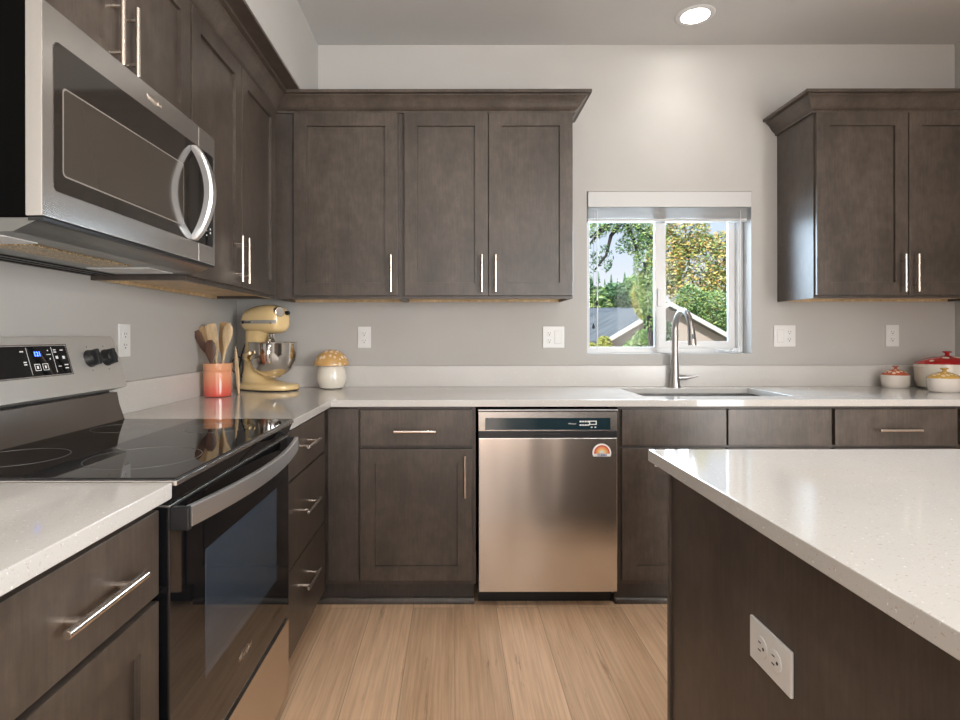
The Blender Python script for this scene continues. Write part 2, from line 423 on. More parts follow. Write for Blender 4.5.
# blind pulled up to the top of the opening
bl = thing('window_blind', 'white slatted blind raised to the top of the sink window', 'blind', ((WX0 + WX1) / 2, YB, WZ1 - .16))
MB().box(WX0 + .004, WX1 - .004, YB - .012, YB + .006, WZ1 - .088, WZ1 - .004, .004).build('valance', M['blind'], bl, world=True)
MB().box(WX0 + .01, WX1 - .01, YB + .02, YB + .07, WZ1 - .045, WZ1 - .005, .003).build('head_rail', M['white'], bl, world=True)
b = MB()
for i in range(14):
    z = WZ1 - .052 - i * .0066
    b.box(WX0 + .012, WX1 - .012, YB + .018, YB + .068, z, z + .0026)
b.build('slat_stack', M['blind'], bl, world=True)['label'] = 'stack of closed white slats'
MB().box(WX0 + .012, WX1 - .012, YB + .018, YB + .068, WZ1 - .158, WZ1 - .143, .003).build('bottom_rail', M['blind'], bl, world=True)
xw = .776
MB().cyl((xw, YB + .012, WZ1 - .1), (xw, YB + .012, 1.10), .0035, 8).build('tilt_wand', M['white'], bl, world=True)
MB().lathe([(0, 0), (.006, .002), (.008, .012), (.003, .03), (0, .032)], (xw - .002, YB + .008, 1.34), 10).build('cord_tassel', M['black'], bl, world=True)
MB().lathe([(0, 0), (.006, .002), (.008, .012), (.003, .03), (0, .032)], (xw - .022, YB + .008, 1.215), 10).build('cord_tassel', M['black'], bl, world=True)
MB().cyl((xw - .022, YB + .008, WZ1 - .1), (xw - .022, YB + .008, 1.24), .0012, 6).build('lift_cord', M['grey_ring'], bl, world=True)
xc = 1.553
pts = [(xc, YB + .012, WZ1 - .1), (xc + .001, YB + .012, 1.5), (xc + .004, YB + .014, 1.12)]
MB().tube(pts, .0022, 8).build('lift_cord', M['white'], bl, world=True)
pts = [(xc + .004 - .004 * k + .012 * math.sin(k * 1.1), YB + .03 + .014 * math.cos(k * .9), 1.091 + .006 * (k % 3)) for k in range(34)]
MB().tube([(xc + .006, YB + .02, 1.12)] + pts, .0022, 6).build('lift_cord', M['white'], bl, world=True)
MB().lathe([(0, 0), (.008, .002), (.009, .02), (.003, .034), (0, .035)], (xc + .006, YB + .02, 1.087), 12).build('cord_tassel', M['white'], bl, world=True)
al2o = bpy.data.objects.new('window_daylight', al2); COL.objects.link(al2o)
al2o.location = ((WX0 + WX1) / 2, YB + .6, 1.7); al2o.rotation_euler = (R(-70), 0, 0)

# ------------------------------------------------------------------ cabinets
def handle(parent, c, vertical, ln=.18, post=.029):
    b = MB(); cx, cy, cz = c
    d = Vector((0, 0, 1)) if vertical else Vector((1, 0, 0)); p = Vector((cx, cy - post, cz))
    b.cyl(p - d * ln / 2, p + d * ln / 2, .0065, 16, bev=.001)
    for s in (-1, 1):
        q = p + d * s * .058; b.cyl(q + Vector((0, post + .001, 0)), q, .0055, 12)
    return b.build('handle', M['nickel'], parent)
def shaker(parent, x0, x1, z0, z1, y=-.02, rail=.062, name='door', th=.02):
    b = bmesh.new(); bmesh.ops.create_cube(b, size=1)
    for v in b.verts: v.co = Vector((x0 + (v.co.x + .5) * (x1 - x0), y + (v.co.y + .5) * th, z0 + (v.co.z + .5) * (z1 - z0)))
    ed = b.edges[:]
    bmesh.ops.bevel(b, geom=ed, offset=.0022, segments=2, affect='EDGES', profile=.5)
    b.faces.ensure_lookup_table()
    f = min(b.faces, key=lambda f: (round(f.calc_center_median().y, 4), -f.calc_area()))
    bmesh.ops.inset_region(b, faces=[f], thickness=rail - .0016, use_even_offset=True)
    r = bmesh.ops.inset_region(b, faces=[f], thickness=.0012, use_even_offset=True)
    for v in f.verts: v.co.y += .011
    m_ = MB(); m_._join(b)
    return m_.build(name, M['wood'], parent)
def slabfront(parent, x0, x1, z0, z1, name='drawer'):
    return MB().box(x0, x1, -.02, 0, z0, z1, .0025).build(name, M['wood'], parent)
def base_cabinet(label, loc, rz, w, fronts, depth=.60, toe=(0, 0), body=(0, 0), hollow=False):
    t = thing('base_cabinet', label, 'cabinet', loc, rz)
    if hollow: MB().box(0, w, 0, depth, .105, .64).box(0, w, 0, .02, .64, .874).box(0, .018, .02, depth, .64, .874).box(w - .018, w, .02, depth, .64, .874).build('cabinet_body', M['wood_flat'], t)
    else: MB().box(-body[0], w + body[1], 0, depth, .105, .874).build('cabinet_body', M['wood_flat'], t)
    MB().box(-toe[0], w + toe[1], .05, .066, 0, .105).build('toe_kick', M['toe'], t)
    MB().prism([(0, 0), (-.013, 0), (-.013, .012), (-.009, .022), (0, .028)], lambda p: (-toe[0], .05 + p[0], p[1]), lambda p: (w + toe[1], .05 + p[0], p[1])).build('shoe_moulding', M['wood'], t)
    for f in fronts:
        kind, x0, x1, z0, z1, hd = f
        p = shaker(t, x0, x1, z0, z1) if kind == 'door' else slabfront(t, x0, x1, z0, z1, 'drawer' if kind == 'drawer' else 'false_front')
        if hd: handle(p, (hd[1], -.02, hd[2]), hd[0] == 'v', hd[3] if len(hd) > 3 else .18)
    return t
BF = YB - .61            # body front plane, back run
LF = XL + .61            # body front plane, left run
DT, DB = .862, .706
def bz(y): return H - (y - 336) / 233.1
# back run: corner cabinet
t = base_cabinet('base cabinet left of the dishwasher, one drawer over one door',
                 (-.545, BF, 0), 0, .636, [
    ('drawer', .14, .62, DB, DT, ('h', .376, .772)),
    ('door', .14, .62, .127, .694, ('v', .588, .58))], toe=(.07, -.006), body=(.018, 0))
MB().box(.0, .132, -.018, 0, .127, DT + .004, .001).build('filler_strip', M['wood_flat'], t)
# sink base
base_cabinet('wide sink base cabinet under the window with two false fronts over two doors',
             (.704, BF, 0), 0, .918, [
    ('false', .014, .463, DB, DT, None), ('false', .470, .914, DB, DT, None),
    ('door', .014, .463, .127, .694, ('v', .43, .58)), ('door', .470, .914, .127, .694, ('v', .503, .58))], hollow=True)
base_cabinet('base cabinet with one wide drawer right of the sink cabinet', (1.623, BF, 0), 0, .543, [
    ('drawer', .010, .534, DB, DT, ('h', .272, .775)), ('door', .010, .534, .127, .694, ('v', .05, .58))])
base_cabinet('last base cabinet of the back run, beside the right wall', (2.167, BF, 0), 0, .536, [
    ('drawer', .010, .526, DB, DT, ('h', .268, .775)), ('door', .010, .526, .127, .694, ('v', .05, .58))])
# left run
base_cabinet('three-drawer base cabinet in the left run, between the range and the corner', (LF, 1.816, 0), R(90), .60, [
    ('drawer', .009, .549, .697, .862, ('h', .262, .785)), ('drawer', .009, .549, .405, .690, ('h', .262, .555)),
    ('drawer', .009, .549, .112, .398, ('h', .262, .285))], toe=(0, 0), body=(0, .62))
base_cabinet('nearest base cabinet on the left, one drawer over one door, with a long bar handle', (LF, .648, 0), R(90), .398, [
    ('drawer', .006, .392, .702, .858, ('h', .199, .779, .195)), ('door', .006, .392, .127, .690, ('v', .034, .56))])
base_cabinet('base cabinet left of the viewer, before the nearest drawer cabinet', (LF, .04, 0), R(90), .607, [
    ('drawer', .006, .60, .702, .858, ('h', .3, .779, .195)), ('door', .006, .60, .127, .690, ('v', .56, .56))])

# uppers
UD = .308
UF, ULF = YB - UD, XL + UD
UZ0, UZ1 = 1.372, 2.262
def upper(label, loc, rz, w, z0, z1, doors, ext=(0, 0), light=True):
    t = thing('wall_cabinet', label, 'cabinet', loc, rz)
    b = MB(); a, c = -ext[0], w + ext[1]
    y1 = UD - .002
    b.box(a, a + .016, .0, y1, z0 - .012, z1); b.box(c - .016, c, 0, y1, z0 - .012, z1)
    b.box(a + .016, c - .016, 0, .018, z0 - .012, z1)
    b.box(a + .016, c - .016, .018, y1, z1 - .018, z1)
    b.box(a + .016, c - .016, y1 - .008, y1, z0, z1 - .018)
    b.build('cabinet_body', M['wood_flat'], t)
    MB().box(a + .016, c - .016, .018, y1 - .008, z0, z0 + .012).build('bottom_panel', M['raw'], t)['label'] = 'pale maple underside'
    MB().box(a + .016, c - .016, y1 - .026, y1 - .008, z0 - .012, z0).build('hanging_rail', M['raw'], t)['label'] = 'pale maple rail'
    MB().box(a + .016, c - .016, .018, .030, z0 - .012, z0).build('front_rail', M['raw'], t)['label'] = 'pale maple rail'
    for x0, x1, hx in doors:
        d = shaker(t, x0, x1, z0 + .001, z1 - .006)
        handle(d, (hx, -.02, z0 + .106), True)
    return t
t = upper('single-door wall cabinet in the back left corner above the stand mixer', (-.868, UF, 0), 0, .61, UZ0, UZ1,
      [(.092, .5953, .5645)])
upper('double-door wall cabinet left of the window', (-.2575, UF, 0), 0, .8325, UZ0, UZ1,
      [(.0155, .4195, .3885), (.4235, .8295, .4545)])
upper('double-door wall cabinet right of the window', (1.745, UF, 0), 0, .914, UZ0, UZ1,
      [(.006, .446, .412), (.451, .890, .474)])
upper('tall double-door wall cabinet in the left run beside the microwave', (ULF, 1.817, 0), R(90), .92, UZ0, UZ1,
      [(.006, .430, .362), (.436, .855, .4315)], ext=(0, .0))
b = thing('wall_cabinet', 'short double-door wall cabinet directly above the microwave', 'cabinet', (ULF, 1.05, 0), R(90))
MB().box(0, .766, 0, UD - .002, 1.822, UZ1).build('cabinet_body', M['wood_flat'], b)
for x0, x1, hx in ((.004, .380, .343), (.386, .762, .408)):
    d = shaker(b, x0, x1, 1.832, UZ1 - .006); handle(d, (hx, -.02, 1.938), True)
MB().box(2.6605, XR - .001, UF + .002, UF + .02, UZ0, UZ1).build('filler_strip', M['wood_flat'], None, loc=(0, 0, 0))
fs = bpy.data.objects['filler_strip.001'] if 'filler_strip.001' in bpy.data.objects else None
fs = fs or [o for o in bpy.data.objects if o.name.startswith('filler_strip') and o.parent is None][0]
fs.parent = [o for o in bpy.data.objects if o.get('label', '').startswith('double-door wall cabinet right')][0]
fs.location = Vector((0, 0, 0)) - fs.parent.location

# crown mouldings
CP = [(.0, 0), (.010, 0), (.010, .010), (.014, .014), (.020, .018), (.030, .030), (.042, .050), (.054, .062), (.060, .066), (.060, .072), (.076, .074), (.076, .088), (-.015, .088), (-.015, 0)]
def crown(path, normals, z):
    """path: plan points on the cabinet front line, normals: outward mitre vectors"""
    secs = [[(p[0] + n[0] * q, p[1] + n[1] * q, z + h) for q, h in CP] for p, n in zip(path, normals)]
    return MB().loft(secs)
cz = 2.258
c = thing('crown_moulding', 'dark crown moulding around the top of the left and back-left wall cabinets', 'moulding', (-.86, 2.7, cz))
crown([(ULF, 1.05), (ULF, UF), (.576, UF), (.576, YB - .001)], [(1, 0), (1, -1), (1, -1), (1, 0)], cz).build('cornice', M['wood'], c, world=True, ang=30)
MB().box(ULF - .06, -.735, 1.05, UF - .056, cz + .089, cz + .1).build('top_board', M['wood'], c, world=True)
crown([(1.744, YB - .001), (1.744, UF), (XR - .001, UF)], [(-1, 0), (-1, -1), (0, -1)], cz).build('crown_moulding', M['wood'])
tag([o for o in COL.objects if o.name.startswith('crown_moulding') and o.type == 'MESH'][0], 'dark crown moulding on the wall cabinet right of the window', 'moulding')

# ------------------------------------------------------------------ countertops
CT0, CT = .876, .906
SX0, SX1, SY0, SY1 = .855, 1.53, 2.535, 2.935
ct = thing('countertop', 'white speckled quartz counter running round the corner under the window', 'countertop', (0, 2.7, CT0))
xs = [XL + .002, -.5255, SX0, SX1, XR - .002]; ys = [1.8155, YB - .649, SY0, SY1, YB - .002]
MB().slab(xs, ys, lambda i, j: (j > 0 or i == 0) and not (i == 2 and j == 2), CT0, CT, .003).build('worktop', M['quartz'], ct, world=True)
MB().box(XL + .022, XR - .002, YB - .022, YB - .002, CT, 1.017, .002).build('backsplash', M['quartz_splash'], ct, world=True)
MB().box(XL + .002, XL + .022, 1.8155, YB - .002, CT, 1.017, .002).build('backsplash', M['quartz_splash'], ct, world=True)
ct = thing('countertop', 'short quartz counter in the lower left, before the range', 'countertop', (-.85, .5, CT0))
MB().box(XL + .002, -.5255, .03, 1.0485, CT0, CT, .003).build('worktop', M['quartz'], ct, world=True)
MB().box(XL + .002, XL + .022, .03, 1.0485, CT, 1.017, .002).build('backsplash', M['quartz_splash'], ct, world=True)

# sink
sk = thing('kitchen_sink', 'stainless undermount sink below the window', 'sink', ((SX0 + SX1) / 2, (SY0 + SY1) / 2, .66))
a, c2, d2, e2 = SX0 - .006, SX1 + .006, SY0 - .006, SY1 + .006
def rr(x0, x1, y0, y1, r, z, n=5):
    out = []
    for cx, cy, a0 in ((x1 - r, y1 - r, 0), (x0 + r, y1 - r, 90), (x0 + r, y0 + r, 180), (x1 - r, y0 + r, 270)):
        for k in range(n + 1):
            t_ = R(a0 + 90 * k / n); out.append((cx + r * math.cos(t_), cy + r * math.sin(t_), z))
    return out
o = MB().loft([rr(a - .012, c2 + .012, d2 - .012, e2 + .012, .04, .874), rr(a, c2, d2, e2, .035, .8745), rr(a, c2, d2, e2, .035, .70), rr(a + .02, c2 - .02, d2 + .02, e2 - .02, .03, .676)], cap=False)
o.bm.faces.new([o.bm.verts[i] for i in range(0)]) if False else None
o.bm.verts.ensure_lookup_table(); n_ = 24
o.bm.faces.new([v for v in o.bm.verts if abs(v.co.z - .676) < 1e-5][:n_])
o.build('basin', M['steel'], sk, world=True)
MB().lathe([(0, 0), (.03, 0), (.042, .004), (.045, .002), (.045, 0)], ((SX0 + SX1) / 2, 2.74, .677), 24).build('drain', M['chrome'], sk, world=True)

# faucet
FX, FY = 1.168, 2.985
fc = thing('kitchen_faucet', 'tall brushed nickel gooseneck faucet behind the sink', 'faucet', (FX, FY, CT))
MB().lathe([(0, 0), (.029, 0), (.029, .006), (.026, .012), (.022, .06), (.0195, .13), (.0168, .17), (.016, .175)], seg=28).build('faucet_body', M['nickel_grey'], fc)
pts = [(0, 0, .17), (0, 0, .24), (0, 0, .30)]
rad = .088
for k in range(1, 17):
    t_ = math.pi * k / 16 * .97; pts.append((.012 * k / 16, -rad + rad * math.cos(t_), .30 + rad * 1.12 * math.sin(t_)))
sp_ = MB().tube(pts, [.0160] * 3 + [.0155] * 16, 16).build('spout', M['nickel_grey'], fc)
px_, py_, pz_ = pts[-1]
MB().tube([(px_, py_, pz_ + .004), (px_ + .001, py_ - .004, pz_ - .03), (px_ + .002, py_ - .008, pz_ - .07), (px_ + .002, py_ - .009, pz_ - .085)], [.0168, .018, .021, .0205], 20).build('spray_head', M['nickel_grey'], fc)
MB().box(px_ - .005, px_ + .009, py_ - .026, py_ - .018, pz_ - .065, pz_ - .03, .002).build('spray_button', M['black'], fc)
hl = MB(); hl.cyl((.012, 0, .050), (.062, 0, .050), .0145, 18, bev=.003); hl.tube([(.060, 0, .050), (.085, -.006, .054), (.118, -.012, .060)], [.0105, .0085, .006], 10)
hl.build('lever', M['nickel_grey'], fc)

# ------------------------------------------------------------------ dishwasher
dw = thing('dishwasher', 'stainless steel dishwasher under the back counter', 'dishwasher', (.399, YB - .6, 0))
dx0, dx1, dy = .103, .6965, 2.413
MB().box(dx0 + .004, dx1 - .004, dy + .03, YB - .02, .09, .855).build('tub', M['black_metal'], dw, world=True)
MB().box(dx0, dx1, dy, dy + .028, .080, bz(438), .003).build('door', M['steel_dw'], dw, world=True)
b = MB().slab([dx0, dx0 + .028, dx1 - .028, dx1], [bz(431), bz(430), bz(418), bz(412)], lambda i, j: not (i == 1 and j == 1), dy + .002, dy + .028, 0, 'y')
b.build('control_frame', M['steel'], dw, world=True)
cp = MB().box(dx0 + .028, dx1 - .028, dy + .005, dy + .012, bz(430.5), bz(417.5), .001).build('control_panel', mat('teal_black_panel', (.012, .03, .04), .12, spec=.8), dw, world=True)
MB().box(dx0, dx1, dy + .002, dy + .026, bz(438), bz(431), .001).build('pocket_strip', M['black'], dw, world=True)
MB().prism([(-.072, .0), (-.056, .016), (.056, .016), (.072, 0)], lambda p: (.397 + p[0], dy - .006, bz(437.5) + p[1]), lambda p: (.397 + p[0], dy + .004, bz(437.5) + p[1]), .001).build('pocket_handle', M['black'], dw, world=True)
MB().box(dx0 - .002, dx1 + .004, dy + .004, dy + .03, bz(412) + .003, bz(409.7), .001).build('top_strip', M['nickel_grey'], dw, world=True)
MB().box(dx0, dx1, dy + .09, dy + .1, 0.0, .085).build('kick_plate', M['black'], dw, world=True)
ux, uz = (1, 0, 0), (0, 0, 1)
text('Whirlpool', .008, frame((.505, dy + .0045, bz(424)), ux, uz), M['white_print'], cp, 'lettering')
b = MB()
for i in range(4):
    b.box(.537 + i * .011, .545 + i * .011, dy + .004, dy + .0052, bz(422.5), bz(421)); b.box(.537 + i * .011, .545 + i * .011, dy + .004, dy + .0052, bz(426), bz(424.6))
for i in range(2): b.box(.585 + i * .016, .592 + i * .016, dy + .004, dy + .0052, bz(428), bz(427))
b.build('button_marks', M['white_print'], cp, world=True)
MB().slab([.578, .582, .606, .610], [bz(425), bz(424.3), bz(421.8), bz(421)], lambda i, j: not (i == 1 and j == 1), dy + .004, dy + .0052, 0, 'y').build('button_outline', M['white_print'], cp, world=True)
stx, stz = (601.5 - 454.5) / 233.1, bz(453)
sk_ = thing('round_sticker', 'half-round rainbow magnet sticker on the dishwasher door', 'sticker', (stx, dy, stz))
def fan(r, y0, y1, z=0, a0=-22, a1=202, n=28):
    pts_ = [(r * math.cos(R(a0 + (a1 - a0) * i / n)), r * math.sin(R(a0 + (a1 - a0) * i / n)) + z) for i in range(n + 1)]
    return MB().prism(pts_, lambda p: (p[0], y0, p[1]), lambda p: (p[0], y1, p[1]))
fan(.040, -.0022, -.0004).build('sticker_back', M['sticker'], sk_)
for i, (r_, col) in enumerate([(.0335, (.55, .06, .04)), (.0285, (.75, .25, .10)), (.0225, (.80, .42, .16)), (.0165, (.82, .60, .28)), (.010, (.62, .75, .78))]):
    fan(r_, -.0026 - i * .0003, -.0020, 0, -5, 185).build('rainbow_band', mat('band_%d' % i, col, .45), sk_)
text('CLEAN', .0125, frame((0, -.0042, -.0088), ux, uz), mat('blue_ink', (.03, .08, .3), .5), sk_, 'lettering', world=False, bold=.0004)

# ------------------------------------------------------------------ range
RY0, RY1 = 1.052, 1.813; RM = (RY0 + RY1) / 2
rg = thing('electric_range', 'black and stainless electric range with glass cooktop, left of the corner', 'range', (-.83, RM, 0))
MB().box(-1.16, -.552, RY0 + .003, RY1 - .003, .03, .895).build('range_body', M['black_metal'], rg, world=True)
MB().box(-1.10, -.60, RY0 + .03, RY1 - .03, 0, .03).build('base_plinth', M['black'], rg, world=True)
ck = MB().box(-1.09, -.520, RY0, RY1, .9, .913, .004).build('glass_cooktop', M['black_glass'], rg, world=True)
MB().slab([-1.091, -1.087, -.5225, -.5185], [RY0 - .001, RY0 + .003, RY1 - .003, RY1 + .001], lambda i, j: not (i == 1 and j == 1), .899, .9085, .001).build('cooktop_rim', M['steel'], ck, world=True)
def cring(cx, cy, r):
    return MB().lathe([(r, 0), (r + .0010, 0), (r + .0010, .0003), (r, .0003), (r, 0)], (cx, cy, .9131), 64).build('burner_ring', M['ring'], ck, world=True)
for cx, cy, r in ((-.68, 1.235, .115), (-.69, 1.63, .085), (-.96, 1.235, .098), (-.96, 1.63, .08)): cring(cx, cy, r)
# front strip between cooktop and door
MB().prism([(-.60, .862), (-.536, .862), (-.534, .868), (-.522, .898), (-.60, .898)], lambda p: (p[0], RY0 + .002, p[1]), lambda p: (p[0], RY1 - .002, p[1])).build('vent_strip', M['black_glass'], rg, world=True)
od = MB().box(-.580, -.534, RY0 + .002, RY1 - .002, .290, .857, .003).build('oven_door', M['black_glass'], rg, world=True)
MB().box(-.58, -.533, RY0 + .001, RY1 - .001, .8575, .8615, .001).build('door_trim', M['steel'], od, world=True)
MB().box(-.5345, -.5332, 1.205, 1.686, .448, .722, .0005).build('oven_window', M['oven_glass'], od, world=True)
# oven handle: bowed flat bar with end brackets
secs = []
for i in range(25):
    u = i / 24; y = RY0 + .018 + u * (RY1 - RY0 - .034); xx = -.507 + .036 * math.sin(math.pi * u) ** .9
    prof = [(-.006, -.018), (-.003, -.0205), (.005, -.0205), (.008, -.018), (.0088, 0), (.008, .018), (.005, .0205), (-.003, .0205), (-.006, .018)]
    secs.append([(xx + q[0], y, .836 + q[1]) for q in prof])
MB().loft(secs).build('oven_handle', M['handle_steel'], od, world=True)
for ya_, yb_ in ((RY0 + .006, RY0 + .022), (RY1 - .020, RY1 - .004)):
    MB().box(-.538, -.500, ya_, yb_, .812, .856, .003).build('handle_bracket', M['black'], od, world=True)
vx, vz = (0, 1, 0), (0, 0, 1)
def logo(parent, x, y, z, size, m_):
    text('Whirlpool', size, frame((x, y, z), vx, vz), m_, parent, 'lettering')
    b_ = MB(); n = 40; pts_ = []
    for i in range(n + 1):
        a_ = R(-150 + 300 * i / n); pts_.append((x, y - size * .2 + size * 1.25 * math.cos(a_), z + size * .1 + size * .62 * math.sin(a_)))
    b_.tube(pts_, [size * (.02 + .05 * math.sin(math.pi * i / n)) for i in range(n + 1)], 6)
    b_.build('emblem', m_, parent, world=True)
logo(od, -.5334, 1.435, .375, .020, M['nickel'])
# storage drawer
MB().box(-.575, -.534, RY0 + .002, RY1 - .002, .035, .272, .003).build('storage_drawer', steel('drawer_stainless', (.62, .56, .50), .24), rg, world=True)
MB().box(-.565, -.5405, RY0 + .004, RY1 - .004, .272, .290).build('door_gap', M['black_glass'], rg, world=True)
# backguard
MB().loft([[(-1.06, y, .913), (-1.066, y, .93), (-1.078, y, .965), (-1.084, y, 1.0), (-1.15, y, 1.0), (-1.15, y, .913)] for y in (RY0 + .004, RY1 - .004)]).build('backguard_base', M['steel_dark'], rg, world=True)
MB().box(-1.15, -1.10, RY0 + .02, RY1 - .02, .995, 1.03).build('backguard_gap', M['black'], rg, world=True)
V_ = Vector((-.045, 0, .160)).normalized(); U_ = Vector((0, 1, 0)); N_ = U_.cross(V_)
CO = Vector((-1.052, RM, 1.018)); HL = .166
XF = frame(CO, U_, V_)
hw = (RY1 - RY0) / 2 - .002
pl_ = [(-hw, 0), (hw, 0)] + [(hw - .022 + .022 * math.cos(R(a_)), HL - .022 + .022 * math.sin(R(a_))) for a_ in range(0, 91, 15)] + [(-hw + .022 - .022 * math.sin(R(a_)), HL - .022 + .022 * math.cos(R(a_))) for a_ in range(0, 91, 15)]
bg_ = MB().prism(pl_, lambda p: (p[0], p[1], 0), lambda p: (p[0], p[1], -.05), .002).build('control_console', M['steel_panel'], rg, world=True, xf=XF)
dY1 = 1.572 - RM
ds = MB().box(dY1 - .32, dY1, .060, .140, -.002, .0016, .001).build('display_panel', M['black_glass'], bg_, world=True, xf=frame(CO, U_, V_))
MB().slab([dY1 - .325, dY1 - .321, dY1 + .001, dY1 + .005], [.056, .059, .141, .144], lambda i, j: not (i == 1 and j == 1), -.001, .0018, 0).build('display_bezel', M['steel'], bg_, world=True, xf=frame(CO, U_, V_))
def onface(u_, v_, d_): return frame(CO + U_ * u_ + V_ * v_ + N_ * d_, U_, V_)
text('121', .017, onface(dY1 - .112, .118, .0019), M['blue_led'], ds, 'clock_digits', bold=.0005)
b = MB()
for u_, v_, a_, c_ in ((-.163, .126, .012, .003), (-.160, .098, .010, .003), (-.160, .092, .010, .003), (-.072, .127, .004, .003), (-.072, .116, .016, .002), (-.070, .104, .004, .004), (-.046, .128, .010, .003), (-.046, .122, .010, .003), (-.020, .127, .011, .003), (-.044, .107, .009, .008), (-.018, .106, .009, .008), (-.040, .082, .012, .002), (-.015, .085, .015, .003), (-.015, .076, .013, .003)):
    b.box(dY1 + u_ - a_ / 2, dY1 + u_ + a_ / 2, v_ - c_ / 2, v_ + c_ / 2, .0016, .0020)
for u_ in (-.122, -.094):
    b.slab([dY1 + u_ - .010, dY1 + u_ - .0085, dY1 + u_ + .0085, dY1 + u_ + .010], [.074, .0755, .0905, .092], lambda i, j: not (i == 1 and j == 1), .0016, .002, 0)
    b.box(dY1 + u_ - .003, dY1 + u_ + .003, .079, .087, .0016, .002)
b.box(dY1 - .1465, dY1 - .1455, .064, .136, .0016, .002); b.box(dY1 - .0575, dY1 - .0565, .066, .136, .0016, .002)
b.build('button_marks', M['white_print'], ds, world=True, xf=frame(CO, U_, V_))
for yk in (1.664, 1.742, 1.10, 1.18):
    kx = XF @ Matrix.Translation((yk - RM, .098, 0))
    k_ = MB().lathe([(0, 0), (.026, 0), (.026, .003), (.0245, .004), (.0235, .021), (.0215, .024), (0, .024)], seg=32)
    k_.box(-.006, .006, -.023, .023, .019, .031, .002)
    k_.build('control_knob', M['black'], bg_, world=True, xf=kx)
    for s_ in (-1, 1): MB().box(-.001, .001, s_ * .036 - .002, s_ * .036 + .002, 0, .0006).build('knob_mark', M['slot'], bg_, world=True, xf=kx)

# ------------------------------------------------------------------ microwave
MY0, MY1 = 1.052, 1.812; MX = -.770
mw = thing('over_range_microwave', 'stainless over-the-range microwave with curved handle, above the cooktop', 'microwave', (-.97, (MY0 + MY1) / 2, 1.38))
MB().box(XL + .002, MX - .034, MY0 + .004, MY1 - .004, 1.402, 1.815).build('housing', M['black_metal'], mw, world=True)
SEAM = 1.697
md = MB().box(MX - .033, MX, MY0, SEAM - .001, 1.404, 1.812, .003).build('door', M['steel'], mw, world=True)
mp_ = MB().box(MX - .033, MX, SEAM + .001, MY1, 1.404, 1.812, .003).build('control_side', M['steel'], mw, world=True)
def rrp(y0, y1, z0, z1, r, left=True, right=True, n=5):
    out = []
    for cy, cz_, a0, on in ((y1, z1, 0, right), (y0, z1, 90, left), (y0, z0, 180, left), (y1, z0, 270, right)):
        if not on: out.append((cy, cz_)); continue
        cy2 = cy - r if cy == y1 else cy + r; cz2 = cz_ - r if cz_ == z1 else cz_ + r
        for k in range(n + 1):
            a_ = R(a0 + 90 * k / n); out.append((cy2 + r * math.cos(a_), cz2 + r * math.sin(a_)))
    return out
def plate(poly, x0, x1): return MB().prism(poly, lambda p: (x0, p[0], p[1]), lambda p: (x1, p[0], p[1]))
wg = plate(rrp(1.081, SEAM - .001, 1.459, 1.749, .014, True, False), MX - .001, MX + .0012).build('door_glass', M['mw_glass'], md, world=True)
plate(rrp(1.105, 1.60, 1.492, 1.668, .010), MX + .0012, MX + .0016).build('window_border', mat('border_grey', (.22, .20, .18), .3), wg, world=True)
plate(rrp(1.108, 1.597, 1.495, 1.665, .009), MX + .0016, MX + .0019).build('window_screen', M['mw_mesh'], wg, world=True)
plate(rrp(SEAM + .001, 1.797, 1.457, 1.751, .012, False, True), MX - .001, MX + .0010).build('panel_edge', M['steel'], mp_, world=True)
pg = plate(rrp(SEAM + .001, 1.794, 1.460, 1.748, .010, False, True), MX + .0010, MX + .0014).build('touch_panel', M['black_glass'], mp_, world=True)
b = MB()
for i in range(7): b.box(MX + .0014, MX + .0018, 1.735, 1.740, 1.56 + i * .013, 1.563 + i * .013); 
for i in range(2): b.box(MX + .0014, MX + .0018, 1.77, 1.776, 1.50 + i * .012, 1.506 + i * .012); b.box(MX + .0014, MX + .0018, 1.745, 1.749, 1.49 + i * .014, 1.494 + i * .014)
b.build('button_marks', M['white_print'], pg, world=True)
secs = []
for i in range(29):
    u = i / 28; z = 1.462 + u * .276; xx = MX + .006 + .052 * math.sin(math.pi * u) ** .75
    wd = .008 + .007 * math.sin(math.pi * u) ** .6
    secs.append([(xx + dx_, 1.657 + dy_ * wd / .013, z) for dx_, dy_ in ((-.018, -.013), (.000, -.015), (.0065, -.011), (.008, 0), (.0065, .011), (.000, .015), (-.018, .013))])
MB().loft(secs).build('door_handle', M['handle_steel'], md, world=True)
logo(md, MX + .0004, 1.448, 1.781, .0165, M['nickel'])
# vent hood underside, narrowing back from the door
hb = MB(); hb.prism([(MX - .005, 1.402), (MX - .060, 1.376), (XL + .002, 1.376), (XL + .002, 1.402)], lambda p: (p[0], MY0 + .006, p[1]), lambda p: (p[0], MY1 - .006, p[1]))
hd = hb.build('vent_base', M['hood'], mw, world=True)
for y0, y1 in ((1.20, 1.57),):
    MB().box(-1.0, -.90, y0, y1, 1.3725, 1.3765, .001).build('grease_filter', M['mesh_filter'], hd, world=True)
MB().box(MX - .03, MX - .002, MY0 + .004, MY1 - .004, 1.396, 1.403).build('vent_slot', M['black'], hd, world=True)
b = MB()
for xx in (-1.165, -1.13, -1.10): b.box(xx, xx + .012, MY0 + .01, MY1 - .012, 1.372, 1.377)
b.build('vent_ridge', M['black'], hd, world=True)
for y0, y1 in ((1.10, 1.19), (1.62, 1.76)):
    MB().box(-1.06, -.88, y0, y1, 1.3735, 1.3765, .001).build('lamp_cover', M['plate'], hd, world=True)

